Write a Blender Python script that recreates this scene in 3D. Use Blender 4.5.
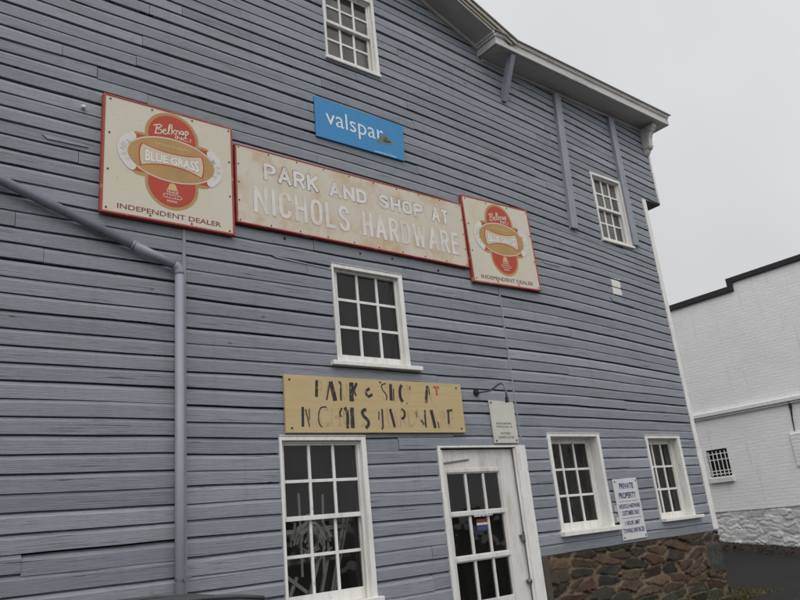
import bpy, bmesh, math, random
import numpy as np
from mathutils import Vector, Matrix, noise

random.seed(7)
for o in list(bpy.data.objects):
    bpy.data.objects.remove(o, do_unlink=True)
SC = bpy.context.scene
COL = SC.collection
R = math.radians

# ------------------------------------------------------------------ camera
EYE, D = 1.6, 5.3                      # eye height, distance to the clapboard wall (y = 0)
cam_d = bpy.data.cameras.new('camera')
cam = bpy.data.objects.new('camera', cam_d)
COL.objects.link(cam)
SC.camera = cam
yaw, pitch, roll = R(39.5971), R(17.7182), R(-5.687)
fw = Vector((math.sin(yaw)*math.cos(pitch), math.cos(yaw)*math.cos(pitch), math.sin(pitch)))
r0 = Vector((math.cos(yaw), -math.sin(yaw), 0))
u0 = r0.cross(fw)
rt = math.cos(roll)*r0 + math.sin(roll)*u0
up = -math.sin(roll)*r0 + math.cos(roll)*u0
m = Matrix((rt, up, -fw)).transposed().to_4x4()
m.translation = Vector((0, -D, EYE))
cam.matrix_world = m
cam_d.sensor_width = 36
cam_d.lens = 36*716.08/800
cam_d.clip_start = .05
cam_d.clip_end = 2000

# ------------------------------------------------------------------ world, sun, exposure
SUN_EL, SUN_AZ = 52, 214              # direction the light comes from: behind the camera, to its left
w = bpy.data.worlds.new('World')
SC.world = w
w.use_nodes = True
nt = w.node_tree
nt.nodes.clear()
N = nt.nodes.new
L = nt.links.new
out = N('ShaderNodeOutputWorld'); bg = N('ShaderNodeBackground')
sky = N('ShaderNodeTexSky'); sky.sky_type = 'NISHITA'; sky.sun_disc = False
sky.sun_elevation = R(SUN_EL); sky.sun_rotation = R(SUN_AZ)
hs = N('ShaderNodeHueSaturation'); hs.inputs['Saturation'].default_value = .12
L(sky.outputs[0], hs.inputs['Color'])
tc = N('ShaderNodeTexCoord'); sp = N('ShaderNodeSeparateXYZ')
L(tc.outputs['Generated'], sp.inputs[0])
# overcast dome: brighter to the zenith and towards the hidden sun behind the camera
rz = N('ShaderNodeMapRange'); rz.inputs[1].default_value = -.05; rz.inputs[2].default_value = .9
rz.inputs[3].default_value = 5.3; rz.inputs[4].default_value = 8.6
L(sp.outputs[2], rz.inputs[0])
ry = N('ShaderNodeMapRange'); ry.inputs[1].default_value = .6; ry.inputs[2].default_value = -.9
ry.inputs[3].default_value = .96; ry.inputs[4].default_value = 1.75
dp = N('ShaderNodeVectorMath'); dp.operation = 'DOT_PRODUCT'; L(tc.outputs['Generated'], dp.inputs[0])
dp.inputs[1].default_value = (-math.sin(R(SUN_AZ)), -math.cos(R(SUN_AZ)), 0)
L(dp.outputs['Value'], ry.inputs[0])
nz = N('ShaderNodeTexNoise'); nz.inputs['Scale'].default_value = 2.2; nz.inputs['Detail'].default_value = 4
nz.inputs['Roughness'].default_value = .45
L(tc.outputs['Generated'], nz.inputs['Vector'])
rn = N('ShaderNodeMapRange'); rn.inputs[1].default_value = .3; rn.inputs[2].default_value = .7
rn.inputs[3].default_value = .92; rn.inputs[4].default_value = 1.08
L(nz.outputs[0], rn.inputs[0])
m1 = N('ShaderNodeMath'); m1.operation = 'MULTIPLY'; L(rz.outputs[0], m1.inputs[0]); L(ry.outputs[0], m1.inputs[1])
m2 = N('ShaderNodeMath'); m2.operation = 'MULTIPLY'; L(m1.outputs[0], m2.inputs[0]); L(rn.outputs[0], m2.inputs[1])
cl = N('ShaderNodeMix'); cl.data_type = 'RGBA'; cl.blend_type = 'MULTIPLY'; cl.inputs[0].default_value = 1
cl.inputs[6].default_value = (1.0, 1.005, 1.03, 1)
L(m2.outputs[0], cl.inputs[7])
mx = N('ShaderNodeMix'); mx.data_type = 'RGBA'; mx.inputs[0].default_value = .88
L(hs.outputs[0], mx.inputs[6]); L(cl.outputs[2], mx.inputs[7])
L(mx.outputs[2], bg.inputs[0]); bg.inputs[1].default_value = .1
L(bg.outputs[0], out.inputs[0])

sd = bpy.data.lights.new('sun', 'SUN')
sd.energy = 0.8; sd.angle = R(40); sd.color = (1, .97, .93)
sun = bpy.data.objects.new('sun', sd); COL.objects.link(sun)
az = R(SUN_AZ)
sdir = Vector((math.sin(az)*math.cos(R(SUN_EL)), math.cos(az)*math.cos(R(SUN_EL)), math.sin(R(SUN_EL))))
sun.rotation_euler = sdir.to_track_quat('Z', 'Y').to_euler()
sun.location = (-4, -12, 14)
SC.view_settings.view_transform = 'Standard'
SC.view_settings.look = 'None'
SC.view_settings.gamma = 1
SC.view_settings.exposure = 0.14
SC.view_settings.use_curve_mapping = False

# ------------------------------------------------------------------ helpers
def W(x, z, y):
    """a point seen on the wall plane, moved along its line of sight to depth y"""
    s = (D+y)/D
    return x*s, EYE+(z-EYE)*s

def ss(a, b, t):
    t = min(1, max(0, (t-a)/(b-a)))
    return t*t*(3-2*t)

class MB:
    def __init__(s): s.v = []; s.f = []; s.a = []
    def add(s, vs, fs, a=0.0):
        n = len(s.v); s.v += [tuple(p) for p in vs]; s.f += [tuple(i+n for i in f) for f in fs]; s.a += [a]*len(vs); return s
    def box(s, x0, x1, y0, y1, z0, z1, a=0.0):
        if x0 > x1: x0, x1 = x1, x0
        if y0 > y1: y0, y1 = y1, y0
        if z0 > z1: z0, z1 = z1, z0
        vs = [(x, y, z) for z in (z0, z1) for y in (y0, y1) for x in (x0, x1)]
        return s.add(vs, [(0,2,3,1),(4,5,7,6),(0,1,5,4),(2,6,7,3),(0,4,6,2),(1,3,7,5)], a)
    def obox(s, c, ax, ay, az):
        """oriented box: centre and three half-axis vectors"""
        c = Vector(c); ax = Vector(ax); ay = Vector(ay); az = Vector(az)
        vs = [c+i*ax+j*ay+k*az for k in (-1,1) for j in (-1,1) for i in (-1,1)]
        return s.add(vs, [(0,2,3,1),(4,5,7,6),(0,1,5,4),(2,6,7,3),(0,4,6,2),(1,3,7,5)])
    def bar(s, p, q, wd, th, n=(0,1,0)):
        """flat bar from p to q, wd across, th along n"""
        p = Vector(p); q = Vector(q); d = q-p; n = Vector(n).normalized()
        x = d.cross(n).normalized()
        n = x.cross(d).normalized()
        return s.obox((p+q)/2, x*wd/2, n*th/2, d/2)
    def tube(s, pts, r, seg=10, caps=True):
        pts = [Vector(p) for p in pts]; rings = []
        rr = r if isinstance(r, (list, tuple)) else [r]*len(pts)
        prev = None; vs = []; fs = []
        for i, p in enumerate(pts):
            t = (pts[min(i+1, len(pts)-1)]-pts[max(i-1, 0)]).normalized()
            if prev is None:
                a = t.orthogonal().normalized()
            else:
                a = (prev-t*prev.dot(t)).normalized()
            prev = a; b = t.cross(a)
            for k in range(seg):
                an = 2*math.pi*k/seg
                vs.append(p+rr[i]*(math.cos(an)*a+math.sin(an)*b))
        for i in range(len(pts)-1):
            for k in range(seg):
                k2 = (k+1) % seg
                fs.append((i*seg+k, i*seg+k2, (i+1)*seg+k2, (i+1)*seg+k))
        if caps:
            fs.append(tuple(reversed(range(seg)))); fs.append(tuple((len(pts)-1)*seg+k for k in range(seg)))
        return s.add(vs, fs)
    def prism(s, poly, y0, y1):
        """polygon in (x,z), extruded from y0 to y1"""
        n = len(poly)
        vs = [(x, y0, z) for x, z in poly]+[(x, y1, z) for x, z in poly]
        fs = [tuple(range(n)), tuple(reversed(range(n, 2*n)))]
        fs += [(i, i+n, (i+1) % n+n, (i+1) % n) for i in range(n)]
        return s.add(vs, fs)
    def extr_x(s, poly, x0, x1):
        """polygon in (y,z), extruded along x"""
        n = len(poly)
        vs = [(x0, y, z) for y, z in poly]+[(x1, y, z) for y, z in poly]
        fs = [tuple(range(n)), tuple(reversed(range(n, 2*n)))]
        fs += [(i, i+n, (i+1) % n+n, (i+1) % n) for i in range(n)]
        return s.add(vs, fs)
    def build(s, name, mat, parent=None, bevel=0, smooth=False, seg=1, attr=False, recalc=True):
        me = bpy.data.meshes.new(name); me.from_pydata(s.v, [], s.f); me.update()
        if recalc:
            bm = bmesh.new(); bm.from_mesh(me); bmesh.ops.recalc_face_normals(bm, faces=bm.faces); bm.to_mesh(me); bm.free()
        if attr:
            at = me.attributes.new('tint', 'FLOAT', 'POINT'); at.data.foreach_set('value', s.a)
        me.materials.append(mat)
        if smooth: me.polygons.foreach_set('use_smooth', [True]*len(me.polygons))
        o = bpy.data.objects.new(name, me); COL.objects.link(o)
        if parent: place(o, parent)
        if bevel:
            b = o.modifiers.new('bevel', 'BEVEL'); b.width = bevel; b.segments = seg; b.limit_method = 'ANGLE'; b.angle_limit = R(40)
        return o

def place(o, parent):
    """parent without moving: every parent chain here is built unrotated at a known offset"""
    o.parent = parent
    off = Vector((0, 0, 0)); p = parent
    while p:
        off += p.location; p = p.parent
    o.location = -off

def empty(name, loc, rot=(0, 0, 0)):
    o = bpy.data.objects.new(name, None); COL.objects.link(o); o.location = loc; o.rotation_euler = rot; o.empty_display_size = .2
    return o

def tag(o, label=None, cat=None, group=None, kind=None):
    if label: o['label'] = label
    if cat: o['category'] = cat
    if group: o['group'] = group
    if kind: o['kind'] = kind
    return o

def copy_tree(o, parent=None):
    c = o.copy(); COL.objects.link(c)
    if parent: c.parent = parent
    for ch in list(o.children): copy_tree(ch, c)
    return c

# ------------------------------------------------------------------ materials
class NT:
    def __init__(s, name):
        s.m = bpy.data.materials.new(name); s.m.use_nodes = True
        s.t = s.m.node_tree; s.t.nodes.clear()
        s.out = s.n('ShaderNodeOutputMaterial'); s.b = s.n('ShaderNodeBsdfPrincipled')
        s.l(s.b.outputs[0], s.out.inputs[0])
        s.pos = s.n('ShaderNodeNewGeometry').outputs['Position']
    def n(s, k, **kw):
        x = s.t.nodes.new(k)
        for a, b in kw.items(): setattr(x, a, b)
        return x
    def l(s, a, b): s.t.links.new(a, b)
    def scale(s, v, sc):
        x = s.n('ShaderNodeVectorMath', operation='MULTIPLY'); s.l(v, x.inputs[0]); x.inputs[1].default_value = sc; return x.outputs[0]
    def noise(s, sc=(1, 1, 1), k=1, detail=4, rough=.55, v=None, dist=0):
        x = s.n('ShaderNodeTexNoise'); s.l(s.scale(v or s.pos, sc), x.inputs['Vector'])
        x.inputs['Scale'].default_value = k; x.inputs['Detail'].default_value = detail; x.inputs['Roughness'].default_value = rough
        x.inputs['Distortion'].default_value = dist
        return x.outputs[0]
    def rng(s, v, a, b, c=0., d=1.):
        x = s.n('ShaderNodeMapRange'); s.l(v, x.inputs[0])
        for i, q in enumerate((a, b, c, d)): x.inputs[i+1].default_value = q
        return x.outputs[0]
    def math(s, op, a, b=None):
        x = s.n('ShaderNodeMath', operation=op)
        for i, q in enumerate((a, b)):
            if q is None: continue
            if isinstance(q, (int, float)): x.inputs[i].default_value = q
            else: s.l(q, x.inputs[i])
        return x.outputs[0]
    def mix(s, f, a, b, blend='MIX'):
        x = s.n('ShaderNodeMix', data_type='RGBA', blend_type=blend)
        for i, q in ((0, f), (6, a), (7, b)):
            if isinstance(q, (int, float)): x.inputs[i].default_value = q
            elif isinstance(q, tuple): x.inputs[i].default_value = q if len(q) == 4 else (*q, 1)
            else: s.l(q, x.inputs[i])
        return x.outputs[2]
    def color(s, c):
        if isinstance(c, tuple): s.b.inputs['Base Color'].default_value = (*c, 1)
        else: s.l(c, s.b.inputs['Base Color'])
        return s
    def rough(s, r, spec=.4):
        if isinstance(r, (int, float)): s.b.inputs['Roughness'].default_value = r
        else: s.l(r, s.b.inputs['Roughness'])
        s.b.inputs['Specular IOR Level'].default_value = spec
        return s
    def bump(s, h, strength=.5, dist=.01):
        x = s.n('ShaderNodeBump'); s.l(h, x.inputs['Height']); x.inputs['Strength'].default_value = strength; x.inputs['Distance'].default_value = dist
        s.l(x.outputs[0], s.b.inputs['Normal']); return s
    def attr(s, name):
        x = s.n('ShaderNodeAttribute', attribute_name=name); return x

def mat_siding():
    q = NT('blue_grey_clapboard_paint')
    t = q.attr('tint').outputs['Fac']
    base = q.mix(q.rng(t, -1, 1), (.200, .219, .247), (.318, .342, .376))
    patch = q.noise((1, 1, 1.6), 1.1, 4, .6)
    base = q.mix(q.rng(patch, .35, .7, 0, .32), base, (.205, .215, .228))
    chalk = q.noise((1.4, 1, 18), 2.2, 5, .65)
    base = q.mix(q.rng(chalk, .5, .78, 0, .24), base, (.40, .425, .455))
    grain = q.noise((3, 3, 95), 1.3, 6, .7, dist=.4)
    base = q.mix(q.rng(grain, .56, .74, 0, .34), base, (.072, .078, .086))
    crack = q.noise((1.7, 1, 130), 1.0, 5, .75, dist=.6)
    cm = q.math('MULTIPLY', q.rng(crack, .575, .605), q.rng(q.noise((.8, 1, 5), 1.5, 2), .44, .58))
    base = q.mix(cm, base, (.05, .05, .052))
    peel = q.noise((5, 1, 34), 1.5, 6, .72)
    pm = q.math('MULTIPLY', q.rng(peel, .60, .63), q.rng(q.noise((.7, 1, 1.1), 1.3, 3), .48, .6))
    base = q.mix(q.math('MULTIPLY', pm, .65), base, (.26, .245, .22))
    drip = q.noise((7, 1, .5), 1.4, 4, .6)
    base = q.mix(q.rng(drip, .55, .8, 0, .3), base, (.12, .125, .13))
    # knots and nail marks
    vo = q.n('ShaderNodeTexVoronoi'); q.l(q.scale(q.pos, (3.1, 1, 8.05)), vo.inputs['Vector']); vo.inputs['Scale'].default_value = 1
    sep = q.n('ShaderNodeSeparateColor'); q.l(vo.outputs['Color'], sep.inputs[0])
    dot = q.math('MULTIPLY', q.rng(vo.outputs['Distance'], .045, .09, 1, 0), q.rng(sep.outputs[0], .78, .8))
    base = q.mix(q.math('MULTIPLY', dot, .75), base, (.06, .055, .055))
    # bare whitewashed patch left where a box hung
    px = q.n('ShaderNodeSeparateXYZ'); q.l(q.pos, px.inputs[0])
    nn = q.math('MULTIPLY', q.math('SUBTRACT', q.noise((1, 1, 1), 22, 2), .5), .05)
    xx = q.math('ADD', px.outputs[0], nn); zz = q.math('ADD', px.outputs[2], nn)
    inx = q.math('MULTIPLY', q.math('GREATER_THAN', xx, 8.115), q.math('LESS_THAN', xx, 8.31))
    inz = q.math('MULTIPLY', q.math('GREATER_THAN', zz, 4.345), q.math('LESS_THAN', zz, 4.58))
    base = q.mix(q.math('MULTIPLY', inx, inz), base, (.72, .71, .67))
    q.color(base).rough(q.rng(patch, .3, .7, .55, .8), .35)
    fine = q.noise((5, 5, 160), 1.0, 5, .7, dist=.3)
    q.bump(q.math('ADD', q.math('MULTIPLY', fine, .6), q.math('MULTIPLY', crack, .8)), .95, .008)
    return q.m

def mat_paint(name, c, dirt=(.25, .22, .18), amt=.5, streak=(14, 14, 2.5), rough=.5, chip=None):
    q = NT(name)
    n1 = q.noise(streak, 1.2, 5, .65)
    base = q.mix(q.rng(n1, .48, .75, 0, amt), c, dirt)
    n2 = q.noise((3, 3, 3), 2.0, 4)
    base = q.mix(q.rng(n2, .35, .7, 0, .22), base, tuple(k*.72 for k in c))
    if chip:
        n3 = q.noise((20, 20, 9), 1.6, 4, .7)
        base = q.mix(q.rng(n3, .66, .69), base, chip)
    q.color(base).rough(rough)
    q.bump(q.noise((30, 30, 30), 2, 4), .25, .004)
    return q.m

def mat_plain(name, c, rough=.6, metal=0, bump=0, var=.3):
    q = NT(name)
    n1 = q.noise((1, 1, 1), 9, 4)
    q.color(q.mix(q.rng(n1, .3, .7, 0, var), c, tuple(k*.55 for k in c))).rough(rough)
    q.b.inputs['Metallic'].default_value = metal
    if bump: q.bump(q.noise((1, 1, 1), 40, 5), bump, .01)
    return q.m

def mat_sign(name, c, rust=.9, lo=.52, hi=.74):
    q = NT(name)
    n1 = q.noise((1.8, 2, 1.3), 1.2, 5, .62)
    base = q.mix(q.rng(n1, .38, .62, 0, .35), c, tuple(k*w for k, w in zip(c, (.93, .84, .68))))
    n2 = q.noise((2.6, 2, 1.9), 1.15, 6, .68, dist=.3)
    base = q.mix(q.rng(n2, lo, hi, 0, rust), base, (.44, .255, .095))
    n3 = q.noise((1, 1, 1), 46, 3, .6)
    base = q.mix(q.rng(n3, .68, .73, 0, .6), base, (.16, .08, .04))
    q.color(base).rough(.42, .45)
    q.bump(q.noise((1, 1, 1), 12, 4), .15, .004)
    return q.m

def mat_worn(name, c, under, lo, hi, sc=(34, 20, 6)):
    """paint of colour c flaked off to the board colour underneath"""
    q = NT(name)
    n1 = q.noise(sc, 1, 5, .7)
    q.color(q.mix(q.rng(n1, lo, hi), under, c)).rough(.6)
    return q.m

def mat_glass(name, dust=.06, ior=1.42):
    q = NT(name)
    q.t.nodes.remove(q.b)
    fr = q.n('ShaderNodeFresnel'); fr.inputs[0].default_value = ior
    wv = q.noise((1, 1, 1), 3.1, 2)
    bp = q.n('ShaderNodeBump'); q.l(wv, bp.inputs['Height']); bp.inputs['Strength'].default_value = .4; bp.inputs['Distance'].default_value = .03
    gl = q.n('ShaderNodeBsdfGlossy'); gl.inputs['Roughness'].default_value = .03; q.l(bp.outputs[0], gl.inputs['Normal'])
    tr = q.n('ShaderNodeBsdfTransparent'); tr.inputs[0].default_value = (.8, .82, .82, 1)
    df = q.n('ShaderNodeBsdfDiffuse'); df.inputs[0].default_value = (.30, .29, .27, 1)
    m0 = q.n('ShaderNodeMixShader'); q.l(q.rng(q.noise((2, 2, 1), 3, 4), .3, .75, dust*.5, dust*1.8), m0.inputs[0])
    q.l(tr.outputs[0], m0.inputs[1]); q.l(df.outputs[0], m0.inputs[2])
    m1 = q.n('ShaderNodeMixShader'); q.l(fr.outputs[0], m1.inputs[0]); q.l(m0.outputs[0], m1.inputs[1]); q.l(gl.outputs[0], m1.inputs[2])
    q.l(m1.outputs[0], q.out.inputs[0])
    return q.m

def mat_vcol(name, rough=.85, bump=.5, k=55, spec=.3):
    q = NT(name)
    c = q.attr('col').outputs['Color']
    n1 = q.noise((1, 1, 1), k, 5, .65)
    q.color(q.mix(q.rng(n1, .3, .75, 0, .55), c, q.mix(1.0, c, (.45, .45, .45), 'MULTIPLY'))).rough(rough, spec)
    q.bump(n1, bump, .012)
    return q.m

def mat_brick():
    q = NT('white_painted_brick')
    mp = q.n('ShaderNodeCombineXYZ'); s = q.n('ShaderNodeSeparateXYZ'); q.l(q.pos, s.inputs[0])
    wob = q.math('MULTIPLY', q.math('SUBTRACT', q.noise((1, .7, 3), 1.3, 3), .5), .05)
    q.l(s.outputs[1], mp.inputs[0]); q.l(q.math('ADD', s.outputs[2], wob), mp.inputs[1])
    br = q.n('ShaderNodeTexBrick'); q.l(mp.outputs[0], br.inputs['Vector'])
    br.inputs['Scale'].default_value = 1; br.inputs['Brick Width'].default_value = .215; br.inputs['Row Height'].default_value = .072
    br.inputs['Mortar Size'].default_value = .009; br.inputs['Mortar Smooth'].default_value = .6
    br.inputs['Color1'].default_value = (.87, .865, .86, 1); br.inputs['Color2'].default_value = (.84, .835, .83, 1); br.inputs['Mortar'].default_value = (.78, .775, .765, 1)
    n1 = q.noise((1, 1, 1.4), .8, 5, .6)
    base = q.mix(q.rng(n1, .4, .7, 0, .3), br.outputs['Color'], (.66, .65, .63))
    n4 = q.noise((1, 4, 30), 1.0, 4, .7)
    base = q.mix(q.rng(n4, .60, .70, 0, .25), base, (.50, .49, .475))
    n2 = q.noise((1, 5, .45), 1.4, 5, .6)
    base = q.mix(q.rng(n2, .58, .8, 0, .4), base, (.45, .43, .40))
    q.color(base).rough(.75, .3)
    h = q.math('ADD', q.math('MULTIPLY', br.outputs['Fac'], -.3), q.math('MULTIPLY', q.noise((1, 5, 14), 1.5, 5, .7), 1.6))
    q.bump(h, .38, .014)
    return q.m

def mat_ground(name, c, k=30, bump=.4, wet=.7, spec=.3):
    q = NT(name)
    n1 = q.noise((1, 1, 1), .5, 5, .6); n2 = q.noise((1, 1, 1), k, 5, .7)
    b = q.mix(q.rng(n1, .35, .7), c, tuple(x*1.6 for x in c))
    b = q.mix(q.rng(n2, .4, .75, 0, .6), b, tuple(x*.5 for x in c))
    q.color(b).rough(q.rng(n1, .35, .65, wet, .9), spec).bump(n2, bump, .01)
    return q.m

M_SIDE = mat_siding()
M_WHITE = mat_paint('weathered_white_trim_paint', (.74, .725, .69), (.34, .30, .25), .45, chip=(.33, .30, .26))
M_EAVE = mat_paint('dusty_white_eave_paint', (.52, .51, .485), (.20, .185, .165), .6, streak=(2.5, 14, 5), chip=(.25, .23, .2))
M_SOFF = mat_paint('grey_soffit_boards', (.46, .45, .43), (.22, .21, .19), .4, streak=(2, 9, 2))
M_BLUE = mat_paint('blue_grey_trim_paint', (.25, .273, .31), (.11, .118, .13), .5, streak=(12, 12, 2))
M_PIPE = mat_paint('grey_painted_downspout', (.255, .277, .312), (.15, .16, .175), .4, streak=(10, 10, 3), rough=.42)
M_DARK = mat_plain('dark_interior', (.022, .021, .02), .9)
M_DIM = mat_plain('interior_wood', (.10, .085, .07), .8)
M_GLASS = mat_glass('old_window_glass', .03)
M_DUST = mat_glass('dusty_upstairs_glass', .25, 1.5)
M_DOORG = mat_glass('door_glass', .02)
M_ROOF = mat_plain('grey_metal_roof', (.16, .155, .15), .5, .3)
M_DRIP = mat_paint('tan_drip_edge', (.36, .33, .27), (.15, .13, .1), .5)
M_CREAM = mat_sign('cream_enamel_sign', (.56, .525, .43), .45, .56, .80)
M_CREAM2 = mat_sign('rust_stained_cream_sign', (.55, .515, .425), .95, .47, .72)
M_BORD = mat_worn('worn_red_border', (.34, .055, .04), (.42, .25, .19), .30, .42, (9, 9, 9))
M_RED = mat_worn('faded_sign_red', (.42, .048, .020), (.34, .06, .03), .3, .5, (5, 5, 5))
M_GOLD = mat_worn('sign_gold', (.42, .25, .085), (.35, .215, .085), .3, .6, (6, 6, 6))
M_TEXTC = mat_worn('sign_cream_print', (.60, .55, .45), (.50, .44, .34), .25, .5, (9, 9, 9))
M_SCROLL = mat_worn('white_scroll_print', (.62, .60, .56), (.54, .52, .47), .3, .55, (8, 8, 8))
M_SCRT = mat_plain('pale_grey_print', (.47, .455, .42), .5)
M_REDTX = mat_worn('dark_red_print', (.20, .035, .028), (.42, .28, .2), .26, .4, (26, 20, 12))
M_WLET = mat_worn('embossed_white_letters', (.66, .65, .62), (.55, .50, .42), .36, .52, (9, 9, 5))
M_WLET2 = mat_worn('embossed_pale_letters', (.66, .64, .60), (.56, .51, .43), .34, .55, (7, 7, 4))
M_OUTL = mat_worn('worn_navy_outline', (.07, .085, .11), (.50, .46, .37), .46, .58, (5, 5, 8))
M_OUTL2 = mat_worn('faint_grey_outline', (.36, .33, .28), (.54, .485, .385), .48, .66, (6, 6, 6))
M_SCREW = mat_plain('rusty_screw', (.05, .035, .03), .7)
M_YEL = None
def mat_yellow():
    q = NT('tan_plywood_sign')
    n1 = q.noise((1.2, 1, 20), 1.5, 5, .6)
    b = q.mix(q.rng(n1, .35, .7), (.50, .385, .205), (.45, .335, .17))
    n2 = q.noise((1, 1, 1), 2.2, 4)
    b = q.mix(q.rng(n2, .5, .75, 0, .35), b, (.53, .425, .26))
    n3 = q.noise((3, 1, 9), 1.6, 5, .7)
    b = q.mix(q.rng(n3, .66, .74, 0, .7), b, (.27, .09, .03))
    q.color(b).rough(.6).bump(q.noise((3, 1, 60), 1.5, 4), .3, .003)
    return q.m
M_YEL = mat_yellow()
M_BLK = None
def mat_blackworn():
    q = NT('flaking_black_letters')
    n1 = q.noise((26, 10, 9), 1, 4, .7)
    n2 = q.noise((150, 10, 40), 1, 3, .7)
    f = q.math('ADD', q.math('MULTIPLY', n1, .5), q.math('MULTIPLY', n2, .5))
    q.color(q.mix(q.rng(f, .385, .42), (.475, .36, .188), (.022, .02, .02))).rough(.6)
    return q.m
M_BLK = mat_blackworn()
M_REDT = mat_worn('red_paint_letter', (.40, .075, .03), (.40, .27, .11), .34, .42, (40, 20, 20))
M_SKY = mat_paint('bright_blue_sign_panel', (.024, .215, .46), (.02, .15, .33), .3, streak=(3, 3, 3), rough=.4)
M_WHT = mat_plain('white_print', (.72, .73, .74), .5, var=.15)
M_PEEL = mat_worn('peeled_patch', (.16, .15, .05), (.035, .18, .42), .45, .5, (26, 26, 34))
M_PEEL2 = mat_worn('peeled_dark_patch', (.035, .03, .02), (.19, .17, .06), .42, .5, (30, 26, 40))
M_NOTICE = mat_paint('white_notice_panel', (.60, .60, .60), (.42, .41, .39), .4, rough=.45)
M_NOTICE2 = mat_paint('cream_notice_panel', (.56, .54, .49), (.40, .37, .31), .5, rough=.5)
M_NAVY = mat_worn('navy_print', (.025, .03, .13), (.2, .21, .32), .30, .40, (26, 20, 26))
M_GREY = mat_worn('black_print', (.05, .05, .05), (.3, .29, .27), .3, .45, (30, 20, 30))
M_IRON = mat_plain('dark_iron', (.035, .035, .038), .5, .6)
M_GALV = mat_plain('galvanised_conduit', (.17, .18, .20), .45, .5)
M_MET = mat_plain('brass_grey_metal', (.20, .18, .15), .4, .7)
M_STONE = mat_vcol('fieldstone', .8, .7, 45)
M_WSTONE = mat_vcol('whitewashed_stone', .8, .5, 40)
M_BRICK = mat_brick()
M_COPE = mat_plain('black_coping', (.018, .018, .02), .55)
M_ASPH = mat_ground('wet_asphalt', (.021, .020, .019), 60, .5, .8, .15)
M_SOIL = mat_ground('soil_and_leaf_litter', (.026, .019, .014), 18, 1, .8)
M_STRAW = mat_plain('pale_wood_sticks', (.60, .57, .52), .7, var=.15)
M_CARP = mat_plain('dark_grey_car_paint', (.055, .055, .058), .28)
M_TYRE = mat_plain('tyre_rubber', (.02, .02, .02), .85)
M_LAMP = mat_plain('lamp_lens', (.5, .5, .5), .2)
M_TAIL = mat_plain('red_lens', (.25, .02, .02), .2)
M_MOSS = None

# ------------------------------------------------------------------ ground
def gz(x, y):
    z = .33*ss(4.5, 9.8, x)
    if x > 9.8:
        z += min(1, (x-9.8)/6.2)*(-.13+.11*max(-4, min(6, y)))
    return z
def grid_mesh(xs, ys, zf):
    mb = MB(); nx, ny = len(xs), len(ys)
    mb.add([(x, y, zf(x, y)) for y in ys for x in xs], [(j*nx+i, j*nx+i+1, (j+1)*nx+i+1, (j+1)*nx+i) for j in range(ny-1) for i in range(nx-1)])
    return mb
xs = [-600, -200, -80, -30]+[-12+.5*i for i in range(64)]+[22, 30, 60, 200, 600]
ys = [-600, -200, -60, -25]+[-12+.5*i for i in range(50)]+[16, 30, 80, 200, 600]
g = grid_mesh(xs, ys, gz).build('ground', M_ASPH, smooth=True)
tag(g, kind='structure')
sx = [15.1, 15.2]+[15.3+.12*i for i in range(7)]
def soilz(x, y):
    t = ss(15.1, 15.6, x+.25*noise.noise(Vector((0, y*1.3, 3))))
    return gz(x, y)+.004-.03*(1-t)+.09*t*(.6+.7*abs(noise.noise(Vector((x*3, y*3, 1)))))
so = grid_mesh(sx, [-6+.12*i for i in range(120)], soilz).build('soil_verge', M_SOIL, smooth=True)
tag(so, kind='structure')

# ------------------------------------------------------------------ hardware store
shop = empty('hardware_store', (0, 0, 0))
tag(shop, 'weathered blue grey clapboard store with white sash windows and rubble stone base', 'building')

RX = 9.345                             # right end of the lower wall
RXU = 9.80                             # right end of the jettied upper storey
def ztop(x):
    return 7.345 if x > 6.10 else 7.857-.385*(x-5.206) if x > 0 else 9.861+.385*x

# windows: (kind, casing outer x0,x1,z0,z1 , opening x0,x1,z0,z1, depth, glass x0,x1,z0,z1, cols, rows, meeting row, material)
CY = -.016                             # casing face
def wc(x, z): return W(x, z, CY)
def quad(c):  # measured casing/opening rectangle -> true rectangle on the casing face
    (a, b), (e, f) = wc(c[0], c[2]), wc(c[1], c[3])
    return (a, e, b, f)
WIN = [
 dict(n='upstairs', co=(3.715, 4.425, 6.455, 7.50), op=(3.738, 4.385, 6.49, 7.44), d=.05, gl=(3.778, 4.335, 6.555, 7.385), c=3, rows=4, meet=2, m=M_DUST, sill=(3.70, 4.43, 6.435, 6.475), sp=.03),
 dict(n='corner', co=(8.125, 8.85, 5.15, 6.205), op=(8.15, 8.80, 5.18, 6.16), d=.055, gl=(8.235, 8.745, 5.235, 6.125), c=3, rows=4, meet=2, m=M_DUST, sill=(8.11, 8.865, 5.125, 5.165), sp=.03),
 dict(n='middle', co=(3.588, 4.442, 3.11, 4.073), op=(3.608, 4.39, 3.12, 4.035), d=.06, gl=(3.667, 4.376, 3.19, 4.007), c=3, rows=3, meet=0, m=M_GLASS, sill=(3.51, 4.56, 3.07, 3.112), sp=.06),
 dict(n='front', co=(2.95, 3.825, 1.06, 2.43), op=(2.972, 3.775, 1.08, 2.395), d=.06, gl=(3.01, 3.745, 1.175, 2.36), c=3, rows=4, meet=2, m=M_GLASS, sill=(2.90, 3.87, 1.04, 1.085), sp=.05),
 dict(n='right', co=(6.31, 7.25, 1.40, 2.466), op=(6.358, 7.20, 1.41, 2.432), d=.15, gl=(6.435, 7.146, 1.497, 2.368), c=3, rows=3, meet=0, m=M_GLASS, sill=(6.29, 7.32, 1.365, 1.415), sp=.07),
 dict(n='end', co=(8.196, 8.988, 1.415, 2.445), op=(8.235, 8.93, 1.42, 2.41), d=.13, gl=(8.285, 8.88, 1.492, 2.348), c=3, rows=3, meet=0, m=M_GLASS, sill=(8.205, 9.10, 1.385, 1.425), sp=.07),
]
OPEN = []
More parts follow.
